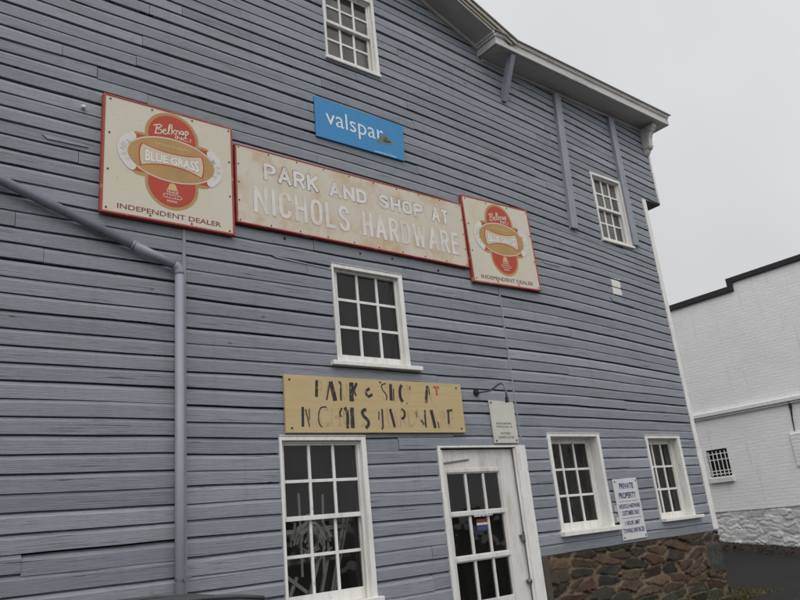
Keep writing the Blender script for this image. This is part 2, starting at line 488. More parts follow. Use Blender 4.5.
for q in WIN:
    q['co'] = quad(q['co']); q['op'] = quad(q['op']); q['sill'] = quad(q['sill'])
    OPEN.append((q['op'][0]-.012, q['op'][1]+.012, q['op'][2]-.02, q['op'][3]+.012))
DX0, DX1, DZ1 = 4.69, 5.84, 2.315
OPEN.append((DX0, DX1, 0.0, DZ1))

# clapboards -------------------------------------------------------
rows = [1.19]
while rows[0] > .3: rows.insert(0, rows[0]-.1245)
while rows[-1] < 4.5: rows.append(rows[-1]+.1245)
while rows[-1] < 10.2: rows.append(rows[-1]+.1165)
rows[next(i for i, z in enumerate(rows) if abs(z-1.19) < .01)] = 1.208
def sp_(t): return .5*(t+math.sqrt(t*t+.8))
def rz_(k, x):
    z = rows[k]
    s = -sp_(x-4.6)*.05*ss(4.5, 5.6, z)-sp_(x-7.0)*.068*ss(1.9, 4.1, z)*(1-.5*ss(4.6, 6, z))
    s += .012*noise.noise(Vector((x*.45, k*.35, 2)))+0.006*noise.noise(Vector((x*1.7, k*3.1, 7)))
    return z+s
rng = random.Random(11)
sid = MB()
O = .0
PROF = [(-.0, .036), (0, 0), (.70, -.001), (.80, .007), (.905, .012), (.905, .036), (1.0, .036)]
def board(k, xa, xb, zlo, zhi, tint, dz, dy, rot, g0, g1):
    xa += g0; xb -= g1
    n = max(2, int((xb-xa)/.16)+1)
    vs = []; np_ = len(PROF)
    for i in range(n+1):
        x = xa+(xb-xa)*i/n
        t = i/n-.5
        z0 = rz_(k, x)+dz+rot*t; h = rz_(k+1, x)-rz_(k, x)
        wob = .003*noise.noise(Vector((x*2.3, k*1.7, 4)))
        zt = min(zhi, ztop(x))
        for fz, oy in PROF:
            z = z0+fz*h
            y = oy+dy+wob*(1 if oy < .03 else 0)+.0035*noise.noise(Vector((x*.9, k*5.3, 9)))
            vs.append((x, y, min(max(z, zlo), zt)))
    fs = [(i*np_+j, (i+1)*np_+j, (i+1)*np_+j+1, i*np_+j+1) for i in range(n) for j in range(np_-1)]
    fs += [tuple(range(np_)), tuple(reversed([n*np_+j for j in range(np_)]))]
    sid.add(vs, fs, tint)
for k in range(len(rows)-1):
    zc = rows[k]
    secs = [(-6.0, 2.14), (2.14, 5.868), (5.868, RXU if zc > 5.9 else RX)] if zc < 4.1 else [(-6.0, RXU if zc > 5.9 else RX)]
    for si, (a, b) in enumerate(secs):
        if zc < 1.2 and a > 5: continue
        # joints
        js = [a]
        x = a+rng.uniform(.8, 3.6)
        while x < b-.7:
            js.append(x); x += rng.uniform(1.7, 4.6) if zc > 4.1 else rng.uniform(4, 9)
        js.append(b)
        if si == 2 or (si == 1 and zc < 4.1): js = [a, b] if rng.random() < .55 else [a, rng.uniform(a+.8, b-.8), b]
        for j in range(len(js)-1):
            xa, xb = js[j], js[j+1]
            tint = max(-1, min(1, rng.gauss(0, .38)))
            loose = rng.random() < .2
            dz = rng.gauss(0, .0032)-(rng.uniform(.004, .012) if loose else 0)
            dy = rng.gauss(0, .0025); rot = rng.gauss(0, .004)
            if si == 2: dy -= .003
            g = rng.uniform(.0005, .0025)
            cuts = sorted({xa, xb, *[c for o in OPEN for c in o[:2] if xa < c < xb], *([RX] if xa < RX < xb else [])})
            for p, q in zip(cuts, cuts[1:]):
                mid = (p+q)/2
                z0, z1 = rz_(k, mid)-.006, rz_(k+1, mid)+.006
                if z0 > max(ztop(p), ztop(q)): continue
                g0 = g if p == xa else 0; g1 = g if q == xb else 0
                op = [o for o in OPEN if o[0] <= mid <= o[1] and o[2] < z1 and o[3] > z0]
                zl = 6.04 if p > RX-.01 else -9
                if z1 < zl: continue
                if not op: board(k, p, q, zl, 99, tint, dz, dy, rot*(q-p)/(xb-xa), g0, g1)
                for o in op:
                    if z0 < o[2] and o[2]-z0 > .012: board(k, p, q, -9, o[2], tint, dz, dy, 0, g0, g1)
                    if z1 > o[3] and z1-o[3] > .012: board(k, p, q, o[3], 99, tint, dz, dy, 0, g0, g1)
sid.build('siding', M_SIDE, shop, attr=True, recalc=False)

# structural sheathing behind the boards, with the openings left free
def wall_with_holes(mb, x0, x1, z0, z1, holes, y0, y1):
    xs_ = sorted({x0, x1, *[h[0] for h in holes], *[h[1] for h in holes]})
    for a, b in zip(xs_, xs_[1:]):
        hs_ = sorted((h[2], h[3]) for h in holes if h[0] <= (a+b)/2 <= h[1])
        z = z0
        for p, q in hs_:
            if p > z: mb.box(a, b, y0, y1, z, p)
            z = max(z, q)
        if z < z1: mb.box(a, b, y0, y1, z, z1)
sh = MB(); wall_with_holes(sh, -6, 9.3, .25, 7.3, OPEN, .055, .16); sh.prism([(-5.9, 7.302), (5.9, 7.302), (0.0, 9.75)], .055, .16); sh.box(9.302, 9.79, .055, .16, 6.1, 7.3)
sh.build('sheathing', M_DARK, shop)
# rooms
inn = MB()
for z in (.28, 2.72, 4.85, 7.2):
    inn.box(-5.9, 9.25, .18, 6, z, z+.1)
inn.box(-5.9, 9.25, 6, 6.1, .3, 7.25)
inn.box(-5.95, -5.9, .18, 6, .3, 7.25); inn.box(9.25, 9.29, .18, 6, .3, 7.25)
inn.build('interior', M_DARK, shop)

# side and back of the building --------------------------------------
sw = MB()
for i in range(58):
    z = 1.21+.1245*i
    if z > 7.2: break
    xo = 9.345 if z < 6.0 else 9.80
    sw.extr_x([(.03, 0), (.03, 0), (.03, 0)], 0, 0) if False else None
    p = [(xo-.03, z), (xo, z), (xo+.001, z+.085), (xo-.013, z+.1245), (xo-.03, z+.1245)]
    sw.prism(p, .05, 8.0)
sw.build('side_wall', M_SIDE, shop, attr=True)
bk = MB(); bk.box(-6, 9.3, 7.9, 8.0, .2, 7.4); bk.box(-6.02, -5.98, .05, 7.9, .2, 7.4); bk.build('back_wall', M_BLUE, shop)
je = MB(); je.box(9.30, 9.845, .006, 8.0, 6.035, 6.06); je.build('jetty_soffit', M_DIM, shop)

# corner boards
cb = MB(); cb.box(9.335, 9.425, -.012, .05, 2.28, 6.033); cb.box(9.332, 9.44, -.016, .05, 1.215, 2.276)
cb.build('corner_board', M_WHITE, shop, .004)
cb = MB(); cb.box(9.80, 9.842, -.012, .05, 6.062, 7.33); cb.build('corner_board', M_WHITE, shop, .004)

# battens on the upper wall, brace, seam strips
def slant(x0, x1, zt, x2, x3, zb, y0, y1): return MB().prism([(x0, zt), (x1, zt), (x3, zb), (x2, zb)], y0, y1)
for (a, b, zt, c, d, zb) in ((7.555, 7.685, 7.30, 7.40, 7.53, 5.165), (8.82, 8.945, 7.30, 8.79, 8.925, 5.165)):
    slant(a, b, zt, c, d, zb, -.05, .012).build('batten', M_BLUE, shop, .004)
MB().bar((6.47, .0, 6.80), (6.455, -.27, 7.348), .085, .075, (1, 0, 0)).build('brace', M_BLUE, shop, .004)
MB().box(2.122, 2.152, -.007, .03, 1.0, 4.14).build('seam_strip', M_BLUE, shop, .002)
MB().box(5.858, 5.874, -.006, .03, 2.33, 4.1).build('seam_strip', M_BLUE, shop, .002)

# cornice (horizontal eave) ------------------------------------------
ZS = 7.35
cor = MB()
prof = [(.03, ZS+.02), (-.30, ZS+.02), (-.30, ZS), (-.335, ZS), (-.335, ZS+.055), (-.325, ZS+.06), (-.325, ZS+.115), (-.345, ZS+.125), (-.352, ZS+.15), (-.365, ZS+.165), (.03, ZS+.165)]
cor.extr_x(prof, 6.12, 10.03)
for i, (xo, za, zb) in enumerate(((6.10, ZS, ZS+.055), (6.108, ZS+.056, ZS+.11), (6.09, ZS+.111, ZS+.145), (6.075, ZS+.146, ZS+.19))):
    cor.box(xo, 6.119, -.335 if i < 2 else -.345, .03, za, zb)
for xo, za, zb in ((10.05, ZS, ZS+.055), (10.042, ZS+.056, ZS+.11), (10.062, ZS+.111, ZS+.14), (10.085, ZS+.141, ZS+.164)):
    cor.box(10.031, xo, -.335, 7.9, za, zb)
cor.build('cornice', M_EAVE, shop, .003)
so_ = MB(); so_.box(6.13, 7.68, -.299, .0, ZS-.006, ZS+.018); so_.box(7.70, 9.84, -.299, .0, ZS+.004, ZS+.018); so_.box(9.845, 10.03, -.299, 7.9, ZS+.002, ZS+.018)
so_.build('eave_soffit', M_SOFF, shop)
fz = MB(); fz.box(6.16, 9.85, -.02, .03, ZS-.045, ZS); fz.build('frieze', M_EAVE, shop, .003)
# roof over the right part, rising away from the eave
rf = MB()
rf.add([(6.1, -.375, ZS+.168), (10.10, -.375, ZS+.168), (10.10, 4, ZS+1.3), (6.1, 4, ZS+1.3), (6.1, -.375, ZS+.186), (10.10, -.375, ZS+.186), (10.10, 4, ZS+1.32), (6.1, 4, ZS+1.32)],
       [(0,1,2,3),(4,5,6,7),(0,1,5,4),(1,2,6,5),(3,2,6,7),(0,3,7,4)])
rf.add([(6.1, 4, ZS+1.3), (10.10, 4, ZS+1.3), (10.10, 8.3, ZS+.168), (6.1, 8.3, ZS+.168), (6.1, 4, ZS+1.32), (10.10, 4, ZS+1.32), (10.10, 8.3, ZS+.186), (6.1, 8.3, ZS+.186)],
       [(0,1,2,3),(4,5,6,7),(0,1,5,4),(1,2,6,5),(3,2,6,7),(0,3,7,4)])
rf.build('roof', M_ROOF, shop)
# ornate corner bracket
poly = [(0, ZS), (-.25, ZS), (-.255, ZS-.05), (-.235, ZS-.075), (-.20, ZS-.10), (-.165, ZS-.15), (-.135, ZS-.22), (-.125, ZS-.30), (-.13, ZS-.345), (-.11, ZS-.385), (-.075, ZS-.40), (-.055, ZS-.435), (-.03, ZS-.46), (0, ZS-.48)]
br = MB(); br.extr_x(poly, 9.70, 9.80)
br.tube([(9.69, -.165, ZS-.07), (9.81, -.165, ZS-.07)], .055, 14); br.tube([(9.69, -.075, ZS-.345), (9.81, -.075, ZS-.345)], .04, 14)
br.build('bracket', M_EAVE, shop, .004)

# gable rake ---------------------------------------------------------
sl = -.385
def rk(x): return 7.857+sl*(x-5.206)
rk_s = MB()
def rake_slab(mb, xa, xb, y0, y1, dz0, dz1):
    mb.prism([(xa, rk(xa)+dz0), (xb, rk(xb)+dz0), (xb, rk(xb)+dz1), (xa, rk(xa)+dz1)], y0, y1)
rake_slab(rk_s, 0, 6.075, -.31, .03, .012, .03); rk_s.build('rake_soffit', M_SOFF, shop)
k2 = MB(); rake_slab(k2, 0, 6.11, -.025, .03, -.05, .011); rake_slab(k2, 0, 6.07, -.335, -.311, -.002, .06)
k2.build('rake_moulding', M_EAVE, shop, .003)
k3 = MB(); rake_slab(k3, 0, 6.40, -.352, -.336, .03, .115); rake_slab(k3, 0, 6.48, -.372, -.353, .075, .135)
k3.build('rake_fascia', M_DRIP, shop, .002)
k4 = MB(); rake_slab(k4, 0, 6.50, -.385, 8.3, .137, .165)
k4.prism([(0, rk(0)+.137), (0, rk(0)+.165), (-6.6, rk(6.6)+.165), (-6.6, rk(6.6)+.137)], -.385, 8.3)
k4.build('roof', M_ROOF, shop)

# windows ------------------------------------------------------------
def pane(x0, x1, y, z0, z1, mat, parent):
    return MB().add([(x0, y, z0), (x1, y, z0), (x1, y, z1), (x0, y, z1)], [(0, 1, 2, 3)]).build('pane', mat, parent, recalc=False)
def window(q):
    x0, x1, z0, z1 = q['co']; a, b, c, d = q['op']; dep = q['d']; g0, g1, h0, h1 = q['gl']
    mb = MB()
    # casing boards
    mb.box(x0, a, CY, .03, z0, z1); mb.box(b, x1, CY, .03, z0, z1)
    mb.box(a, b, CY+.001, .03, d, z1); mb.box(x0-.002, x1+.002, CY-.006, .02, z1+.001, z1+.008)
    # jamb linings and stops
    yb = dep+.09
    mb.box(a-.02, a, .031, yb, c, d); mb.box(b, b+.02, .031, yb, c, d)
    mb.box(a, b, .031, yb, d, d+.02); mb.box(a, b, .031, yb, c-.02, c)
    st = .018
    mb.box(a, a+st*.5, dep-.025, dep-.002, c, d); mb.box(b-st, b, dep-.03, dep-.002, c, d); mb.box(a+st, b-st, dep-.03, dep-.002, d-st, d)
    win = mb.build('window', M_WHITE, shop, .003)
    mu = .026
    rows_ = q['rows']; meet = q['meet']
    cw = (g1-g0)/q['c']; rh = (h1-h0)/rows_
    parts = [(h0, h1, rows_, 0)] if not meet else [(h0, h0+meet*rh, meet, .03), (h0+meet*rh, h1, rows_-meet, 0)]
    for (p0, p1, nr, back) in parts:
        s = MB(); y0 = dep-.012+back; y1 = dep+.022+back
        top = p1 if not meet or back == 0 else p1-.018
        bot = p0 if not meet or back else p0+.018
        lo = (c if (not meet or back) else p0-.02); hi = d if (not meet or back == 0) else p1+.02
        s.box(a+.002, g0, y0, y1, lo, hi); s.box(g1, b-.002, y0, y1, lo, hi)
        s.box(g0, g1, y0, y1, lo, bot); s.box(g0, g1, y0, y1, top, hi)
        for i in range(1, q['c']): s.box(g0+i*cw-mu/2, g0+i*cw+mu/2, y0+.004, y1-.004, bot, top)
        for i in range(1, nr):
            zz = p0+(p1-p0)*i/nr; s.box(g0, g1, y0+.005, y1-.006, zz-mu/2, zz+mu/2)
        so2 = s.build('sash', M_WHITE, win, .002)
        pane(g0-.01, g1+.01, dep+.006+back, bot-.01, top+.01, q['m'], so2)
    sx0, sx1, sz0, sz1 = q['sill']
    MB().box(sx0, sx1, -q['sp'], .03, sz0, sz1).build('sill', M_WHITE, win, .006, seg=2)
    return win
wins = [window(q) for q in WIN]
wins[0]['label'] = 'twelve pane sash window under the gable'; wins[3]['label'] = 'tall sash window with pale sticks behind the glass'
# blinds / dim back walls close behind some panes
for q, c in ((WIN[0], .10), (WIN[1], .10)):
    g0, g1, h0, h1 = q['gl']
    bl = MB(); bl.box(g0-.03, g1+.03, .22, .225, h0-.05, h1+.05); bl.build('blind', M_DIM, shop)

# door ----------------------------------------------------------------
DY = .045
def dW(x, z): return W(x, z, DY)
lx0, lz1 = dW(4.70, 2.30); lx1, _ = dW(5.712, 2.3)
lz1 = 2.305
gx = [dW(x, 2)[0] for x in (4.753, 4.986, 5.017, 5.232, 5.260, 5.458)]
gzs = [(dW(5, .900)[1], dW(5, 1.25)[1]), (dW(5, 1.312)[1], dW(5, 1.662)[1]), (dW(5, 1.715)[1], dW(5, 2.066)[1])]
dm = MB(); f0, f1 = DY, DY+.045
dm.box(lx0, gx[0], f0, f1, .22, lz1); dm.box(gx[5], lx1, f0, f1, .22, lz1)
dm.box(gx[0], gx[5], f0, f1, gzs[2][1], lz1); dm.box(gx[0], gx[5], f0, f1, .22, gzs[0][0])
dm.box(gx[0], gx[5], f0, f1, gzs[0][1], gzs[1][0]); dm.box(gx[0], gx[5], f0, f1, gzs[1][1], gzs[2][0])
for a, b in ((gx[1], gx[2]), (gx[3], gx[4])):
    for z0, z1 in gzs: dm.box(a, b, f0+.006, f1-.006, z0, z1)
# storm-frame rails proud of the leaf
for z in ((gzs[0][1]+gzs[1][0])/2, (gzs[1][1]+gzs[2][0])/2): dm.box(gx[0]-.055, gx[5]+.055, f0-.012, f0, z-.02, z+.02)
dm.box(gx[0]-.055, gx[0]-.012, f0-.011, f0, .7, gzs[2][1]+.05); dm.box(gx[5]+.012, gx[5]+.05, f0-.011, f0, .7, gzs[2][1]+.05)
dm.box(gx[0]-.011, gx[5]+.011, f0-.011, f0, gzs[2][1]+.012, gzs[2][1]+.05)
dm.box(gx[0], gx[5], f0-.008, f0, .34, .74)
M_DOOR = mat_paint('grimy_door_paint', (.66, .64, .61), (.30, .265, .225), .55, streak=(9, 9, 2), chip=(.3, .27, .23))
door = dm.build('door', M_DOOR, shop, .003)
door['label'] = 'white door with nine panes and a padlock hasp'
pane(gx[0]-.01, gx[5]+.01, DY+.022, gzs[0][0]-.01, gzs[2][1]+.01, M_DOORG, door)
MB().bar((4.74, DY-.006, 2.175), (5.10, DY-.006, 2.205), .014, .012, (0, 1, 0)).build('loose_strip', M_GALV, door)
hx, hz = dW(5.678, 1.424)
hp = MB(); hp.box(hx-.045, hx+.10, DY-.014, DY, hz-.012, hz+.014); hp.box(hx-.035, hx+.02, DY-.04, DY-.015, hz-.05, hz+.012); hp.tube([(hx-.02, DY-.03, hz+.01), (hx-.018, DY-.03, hz+.04), (hx+.008, DY-.03, hz+.04), (hx+.01, DY-.03, hz+.01)], .006, 8)
hp.build('hasp', M_MET, door, .003)
kx, kz = dW(5.66, .997)
MB().tube([(kx, DY, kz), (kx, DY-.02, kz), (kx, DY-.03, kz), (kx, DY-.055, kz)], [.014, .014, .028, .022], 14).build('knob', M_GALV, door, smooth=True)
# stickers on the glass
sx0, sx1 = 5.066, 5.214
def strip(mb, a, b, z0, z1, y, t=.0012): return mb.box(a, b, y-t, y, z0, z1)
yg = DY+.0195
def g2(x, z): return W(x, z, yg)
for nm, m_, za, zb in (('sticker', mat_plain('red_sticker', (.26, .035, .03), .5), 1.592, 1.627), ('sticker', M_NOTICE, 1.572, 1.592), ('sticker', mat_plain('blue_sticker', (.035, .06, .17), .5), 1.522, 1.572)):
    (xa, z0), (xb, z1) = g2(sx0, za), g2(sx1, zb)
    strip(MB(), xa, xb, z0, z1, yg).build(nm, m_, door)

(xa, z0), (xb, z1) = W(5.046, 1.650, DY-.014), W(5.30, 1.674, DY-.014)
MB().box(xa, xb, DY-.0145, DY-.012, z0, z1).build('paper_strip', mat_worn('smudged_paper_strip', (.50, .52, .55), (.06, .06, .08), .42, .5, (60, 20, 60)), door)

# door frame
fx = MB()
fx.box(4.66, DX0+.003, CY, .10, .2, 2.325); fx.box(DX0+.003, lx0-.003, .012, .10, .2, DZ1-.012)
rx0 = wc(5.768, 2)[0]; rx1 = wc(5.915, 2)[0]
fx.box(rx0, rx1, CY-.006, .05, .2, 2.335); fx.box(lx1+.006, rx0, .02, .10, .2, 2.31); fx.box(rx0-.02, rx0, .0, .02, .2, 2.31)
fx.box(4.66, rx0-.001, CY, .10, 2.3175, 2.335)
fx.build('door_frame', M_WHITE, shop, .003)
MB().box(4.66, 5.92, -.06, .12, .14, .215).build('threshold', M_DIM, shop, .004)

# downspout ------------------------------------------------------------
pr = .036
py = -.055
def pw(x, z): q = W(x, z, py); return (q[0], py, q[1])
p0 = pw(2.098, 3.795)
dirn = Vector((p0[0]-pw(.767, 4.27)[0], 0, p0[2]-pw(.767, 4.27)[2])).normalized()
ps = MB(); a = Vector(p0)-dirn*.045
ps.tube([Vector(p0)-dirn*5.2, a-dirn*.35], pr, 16); ps.tube([a-dirn*.36, a-dirn*.34], pr+.001, 16)
ps.tube([a-dirn*.34, a], pr, 16)
el = [a]
dn = Vector((0, 0, -1))
for i in range(1, 6):
    t = i/6; el.append(a*(1-t)**2+2*t*(1-t)*Vector(p0)+t*t*(Vector(p0)+dn*.06))
el.append(Vector(p0)+dn*.06)
ps.tube(el, pr+.002, 16)
ps.tube([Vector(p0)+dn*.05, Vector((p0[0]+.005, py, .28))], pr, 16)
ps.tube([Vector((p0[0]+.005, py, .29)), Vector((p0[0]+.005, py-.03, .22)), Vector((p0[0]+.005, py-.16, .16))], pr, 16)
ds = ps.build('downspout', M_PIPE, shop, smooth=True)
st = MB(); st.tube([(p0[0]+.005, py, 1.405), (p0[0]+.005, py, 1.425)], pr+.004, 16); st.bar((p0[0]+.01, py-.042, 1.41), (p0[0]+.075, py-.03, 1.425), .02, .01)
st.build('strap', M_GALV, ds)

# stone foundation -------------------------------------------------------
def stones(name, axis, u0, u1, z0f, z1f, y_f, nrm, step, sx_, sz_, amp, palette, mortar, mat, parent, seed, mw=.1, flush=0.0, warp=.12, block=None, dome=.4, facet=.5, jag=.14, sharp=.9, gaps=0, moss=None):
    rs = np.random.RandomState(seed)
    us = np.linspace(u0, u1, int((u1-u0)/step)+1); zlo, zhi = z0f, z1f
    zs = np.linspace(zlo, zhi, int((zhi-zlo)/step)+1)
    U, Z = np.meshgrid(us, zs)
    # jittered centres in brick-like courses
    cs = []
    j = 0; z = zlo-sz_
    while z < zhi+sz_*1.5:
        hh = sz_*rs.uniform(.5, 1.6); x = u0-sx_-rs.uniform(0, sx_)
        while x < u1+sx_*1.5:
            ww = sx_*rs.uniform(.35, 1.7); cs.append((x+ww/2, z+hh/2+rs.uniform(-.3, .3)*sz_)); x += ww
        z += hh
    cs = np.array(cs)
    rot_ = rs.uniform(-.5, .5, len(cs))
    P = np.stack([U.ravel(), Z.ravel()], 1)
    wv = np.array([[noise.noise(Vector((p[0]*5, p[1]*5, seed))), noise.noise(Vector((p[0]*5, p[1]*5, seed+9)))] for p in P])*warp*sz_*2
    w2 = np.array([noise.noise(Vector((p[0]*19, p[1]*19, seed))) for p in P])
    Q = (P+wv)
    da = Q[:, None, 0]-cs[None, :, 0]; db = Q[:, None, 1]-cs[None, :, 1]+rot_[None, :]*np.clip(da, -sx_, sx_)*.55
    d = np.sqrt((da/sx_)**2+(db/sz_)**2)
    idx = np.argpartition(d, 2, axis=1)[:, :2]
    dd = np.take_along_axis(d, idx, 1); o_ = np.argsort(dd, 1); idx = np.take_along_axis(idx, o_, 1); dd = np.take_along_axis(dd, o_, 1)
    w3 = np.array([noise.noise(Vector((p[0]*6, p[1]*9, seed+3))) for p in P])
    edge = dd[:, 1]-dd[:, 0]+w2*jag+w3*.12
    mk = np.clip((edge-mw*(.75+.6*w3))/(mw*sharp), 0, 1)
    tl_ = rs.uniform(-1, 1, (len(cs), 2)); df_ = Q-cs[idx[:, 0]]
    tilt = (df_[:, 0]/sx_*tl_[idx[:, 0], 0]+df_[:, 1]/sz_*tl_[idx[:, 0], 1])*amp*facet
    h = mk*tilt+mk*(.55+.45*rs.rand(len(cs))[idx[:, 0]])*amp + w2*amp*.12*mk + np.clip(edge, 0, .5)*amp*dome+w3*amp*.5*mk
    pal = np.array(palette)[rs.randint(0, len(palette), len(cs))]*rs.uniform(.75, 1.15, (len(cs), 1))
    colr = pal[idx[:, 0]]*(1+.25*w2[:, None])*mk[:, None]+np.array(mortar)*(1+.2*w2[:, None])*(1-mk[:, None])
    if block:
        sdf = np.minimum(np.minimum(P[:, 0]-block[0], block[1]-P[:, 0]), np.minimum(P[:, 1]-block[2], block[3]-P[:, 1]))+w2*.012
        bm_ = np.clip(sdf/.02, 0, 1); rim = np.clip((sdf+.03)/.02, 0, 1)*(1-bm_)
        colr = colr*(1-rim[:, None])+np.array(mortar)*.7*rim[:, None]
        colr = colr*(1-bm_[:, None])+np.array((.05, .054, .046))*(1+.4*w2[:, None]+.5*np.clip(w3, 0, 1)[:, None])*bm_[:, None]
        h = h*(1-bm_)+bm_*amp*(1.0+.25*w3+.1*w2)
    if gaps:
        w4 = np.array([noise.noise(Vector((p[0]*4.5, p[1]*8, seed+31))) for p in P])
        gm = np.clip((w4-.18)/.1, 0, 1)*(1-mk)*gaps
        colr = colr*(1-gm[:, None])+np.array((.012, .010, .008))*gm[:, None]; h = h-gm*amp*1.2
    if moss:
        mm = np.clip((moss-P[:, 1]+.25*w3)/.25, 0, 1)*np.clip(.5+w2*1.5, 0, 1)*.7
        colr = colr*(1-mm[:, None])+np.array((.055, .060, .018))*mm[:, None]
    verts = []
    for (u, z), hh in zip(P, h):
        verts.append((u, y_f+nrm*hh, z) if axis == 'x' else (y_f+nrm*hh, u, z))
    nx, nz = len(us), len(zs)
    faces = [(j*nx+i, j*nx+i+1, (j+1)*nx+i+1, (j+1)*nx+i) for j in range(nz-1) for i in range(nx-1)]
    me = bpy.data.meshes.new(name); me.from_pydata(verts, [], faces); me.update()
    ca = me.color_attributes.new('col', 'FLOAT_COLOR', 'POINT')
    ca.data.foreach_set('color', np.concatenate([np.clip(colr, 0.005, 1), np.ones((len(colr), 1))], 1).ravel())
    me.materials.append(mat); me.polygons.foreach_set('use_smooth', [True]*len(me.polygons))
    o = bpy.data.objects.new(name, me); COL.objects.link(o); place(o, parent)
    return o
PAL = [(.045, .042, .032), (.036, .034, .027), (.075, .050, .031), (.080, .047, .028), (.050, .040, .028), (.034, .035, .026), (.105, .075, .043), (.045, .032, .023)]
MORT = (.17, .123, .08)
stones('foundation', 'x', 5.93, 9.40, -.05, 1.2, .012, -1, .0105, .42, .098, .026, PAL, MORT, M_STONE, shop, 5, mw=.15, warp=.10, dome=.0, facet=1.1, sharp=.3, gaps=.6, moss=.66, jag=.22, block=(9.04, 9.5, .70, 1.06))
stones('foundation', 'y', .012, 8.0, -.05, 1.2, 9.385, 1, .03, .27, .11, .045, PAL, MORT, M_STONE, shop, 6, mw=.17)
stones('foundation', 'x', -6.0, 4.66, -.05, .26, .03, -1, .03, .27, .11, .03, PAL, MORT, M_STONE, shop, 8, mw=.17)
fb = MB(); fb.box(-5.98, 9.36, .06, .3, -.1, .24); fb.box(5.95, 9.36, .06, .3, .241, 1.2); fb.box(5.90, 9.37, .02, .1, 1.195, 1.207)
fb.build('foundation_core', M_DIM, shop)
MB().box(5.905, 5.99, -.03, .05, .1, 1.2).build('end_stone', mat_plain('dark_end_stone', (.075, .062, .048), .85, bump=.5), shop, .004)  # plain slab added in place of the dark stone beside the door casing

# ------------------------------------------------------------------ lettering helpers
def text_pts(body, bold=0.0, shear=0.0, res=3):
    cu = bpy.data.curves.new('lettering', 'FONT'); cu.body = body; cu.size = 1; cu.offset = bold; cu.shear = shear; cu.resolution_u = res
    ob = bpy.data.objects.new('lettering', cu); COL.objects.link(ob)
    dg = bpy.context.evaluated_depsgraph_get(); dg.update()
    me = ob.evaluated_get(dg).to_mesh()
    vs = [(v.co.x, v.co.y) for v in me.vertices]; fs = [tuple(p.vertices) for p in me.polygons]
    ob.evaluated_get(dg).to_mesh_clear()
    bpy.data.objects.remove(ob); bpy.data.curves.remove(cu)
    return vs, fs
def text_fit(mb, body, u0, u1, v0, v1, y, bold=0.0, shear=0.0, grow=0.0, warp=None, box=None, thick=0.0):
    """write body into the rectangle u0..u1 x v0..v1 at depth y (v1-v0 is the cap height)"""
    vs, fs = text_pts(body, bold, shear)
    xs_ = [v[0] for v in vs]; ys_ = [v[1] for v in vs]
    X0, X1, Y0, Y1 = (min(xs_), max(xs_), min(ys_), max(ys_)) if box is None else box
    pts = []
    for x, z in vs:
        u = u0+(x-X0)/(X1-X0)*(u1-u0); v = v0+(z-Y0)/(Y1-Y0)*(v1-v0)
        if warp: u, v = warp(u, v)
        pts.append((u, y, v))
    mb.add(pts, fs)
    if thick:
        from collections import Counter
        ec = Counter(); 
        for f in fs:
            for i in range(len(f)): ec[(f[i], f[(i+1) % len(f)])] += 1
        n = len(mb.v); bd = [e for e in ec if (e[1], e[0]) not in ec]
        mb.add([(p[0], y+thick, p[2]) for p in pts], [])
        b0 = n-len(pts)
        mb.f += [(b0+e[0], b0+e[1], n+e[1], n+e[0]) for e in bd]
    return (X0, X1, Y0, Y1)
def flat(mb, poly, y): return mb.add([(u, y, v) for u, v in poly], [tuple(range(len(poly)))])
def ell(cx, cz, a, b, n=48, t0=0, t1=360): return [(cx+a*math.cos(R(t0+(t1-t0)*i/n)), cz+b*math.sin(R(t0+(t1-t0)*i/n))) for i in range(n+(0 if t1-t0 == 360 else 1))]
def ribbon(mb, pts, wd, y, round_=True):
    # smooth flat stroke
    P = [Vector((p[0], p[1])) for p in pts]; Q = []
    for i in range(len(P)-1):
        a, b, c, d = P[max(i-1, 0)], P[i], P[i+1], P[min(i+2, len(P)-1)]
        for k in range(6):
            t = k/6
            Q.append(.5*((2*b)+(c-a)*t+(2*a-5*b+4*c-d)*t*t+(3*b-a-3*c+d)*t**3))
    Q.append(P[-1]); vs = []
    for i, p in enumerate(Q):
        t = (Q[min(i+1, len(Q)-1)]-Q[max(i-1, 0)]); t = t.normalized() if t.length > 1e-9 else Vector((1, 0))
        n = Vector((-t.y, t.x))*wd/2
        vs += [(p.x+n.x, y-i*8e-6, p.y+n.y), (p.x-n.x, y-i*8e-6, p.y-n.y)]
    mb.add(vs, [(2*i, 2*i+1, 2*i+3, 2*i+2) for i in range(len(Q)-1)])
    if round_:
        for k, p in enumerate((Q[0], Q[-1])): flat(mb, ell(p.x, p.y, wd/2*.99, wd/2*.99, 14), y-.0002*(k+1))

def screws(root, pts, y, r=.008):
    for u, v in pts:
        MB().tube([(u, y, v), (u, y-.004, v)], r, 8).build('screw', M_SCREW, root)

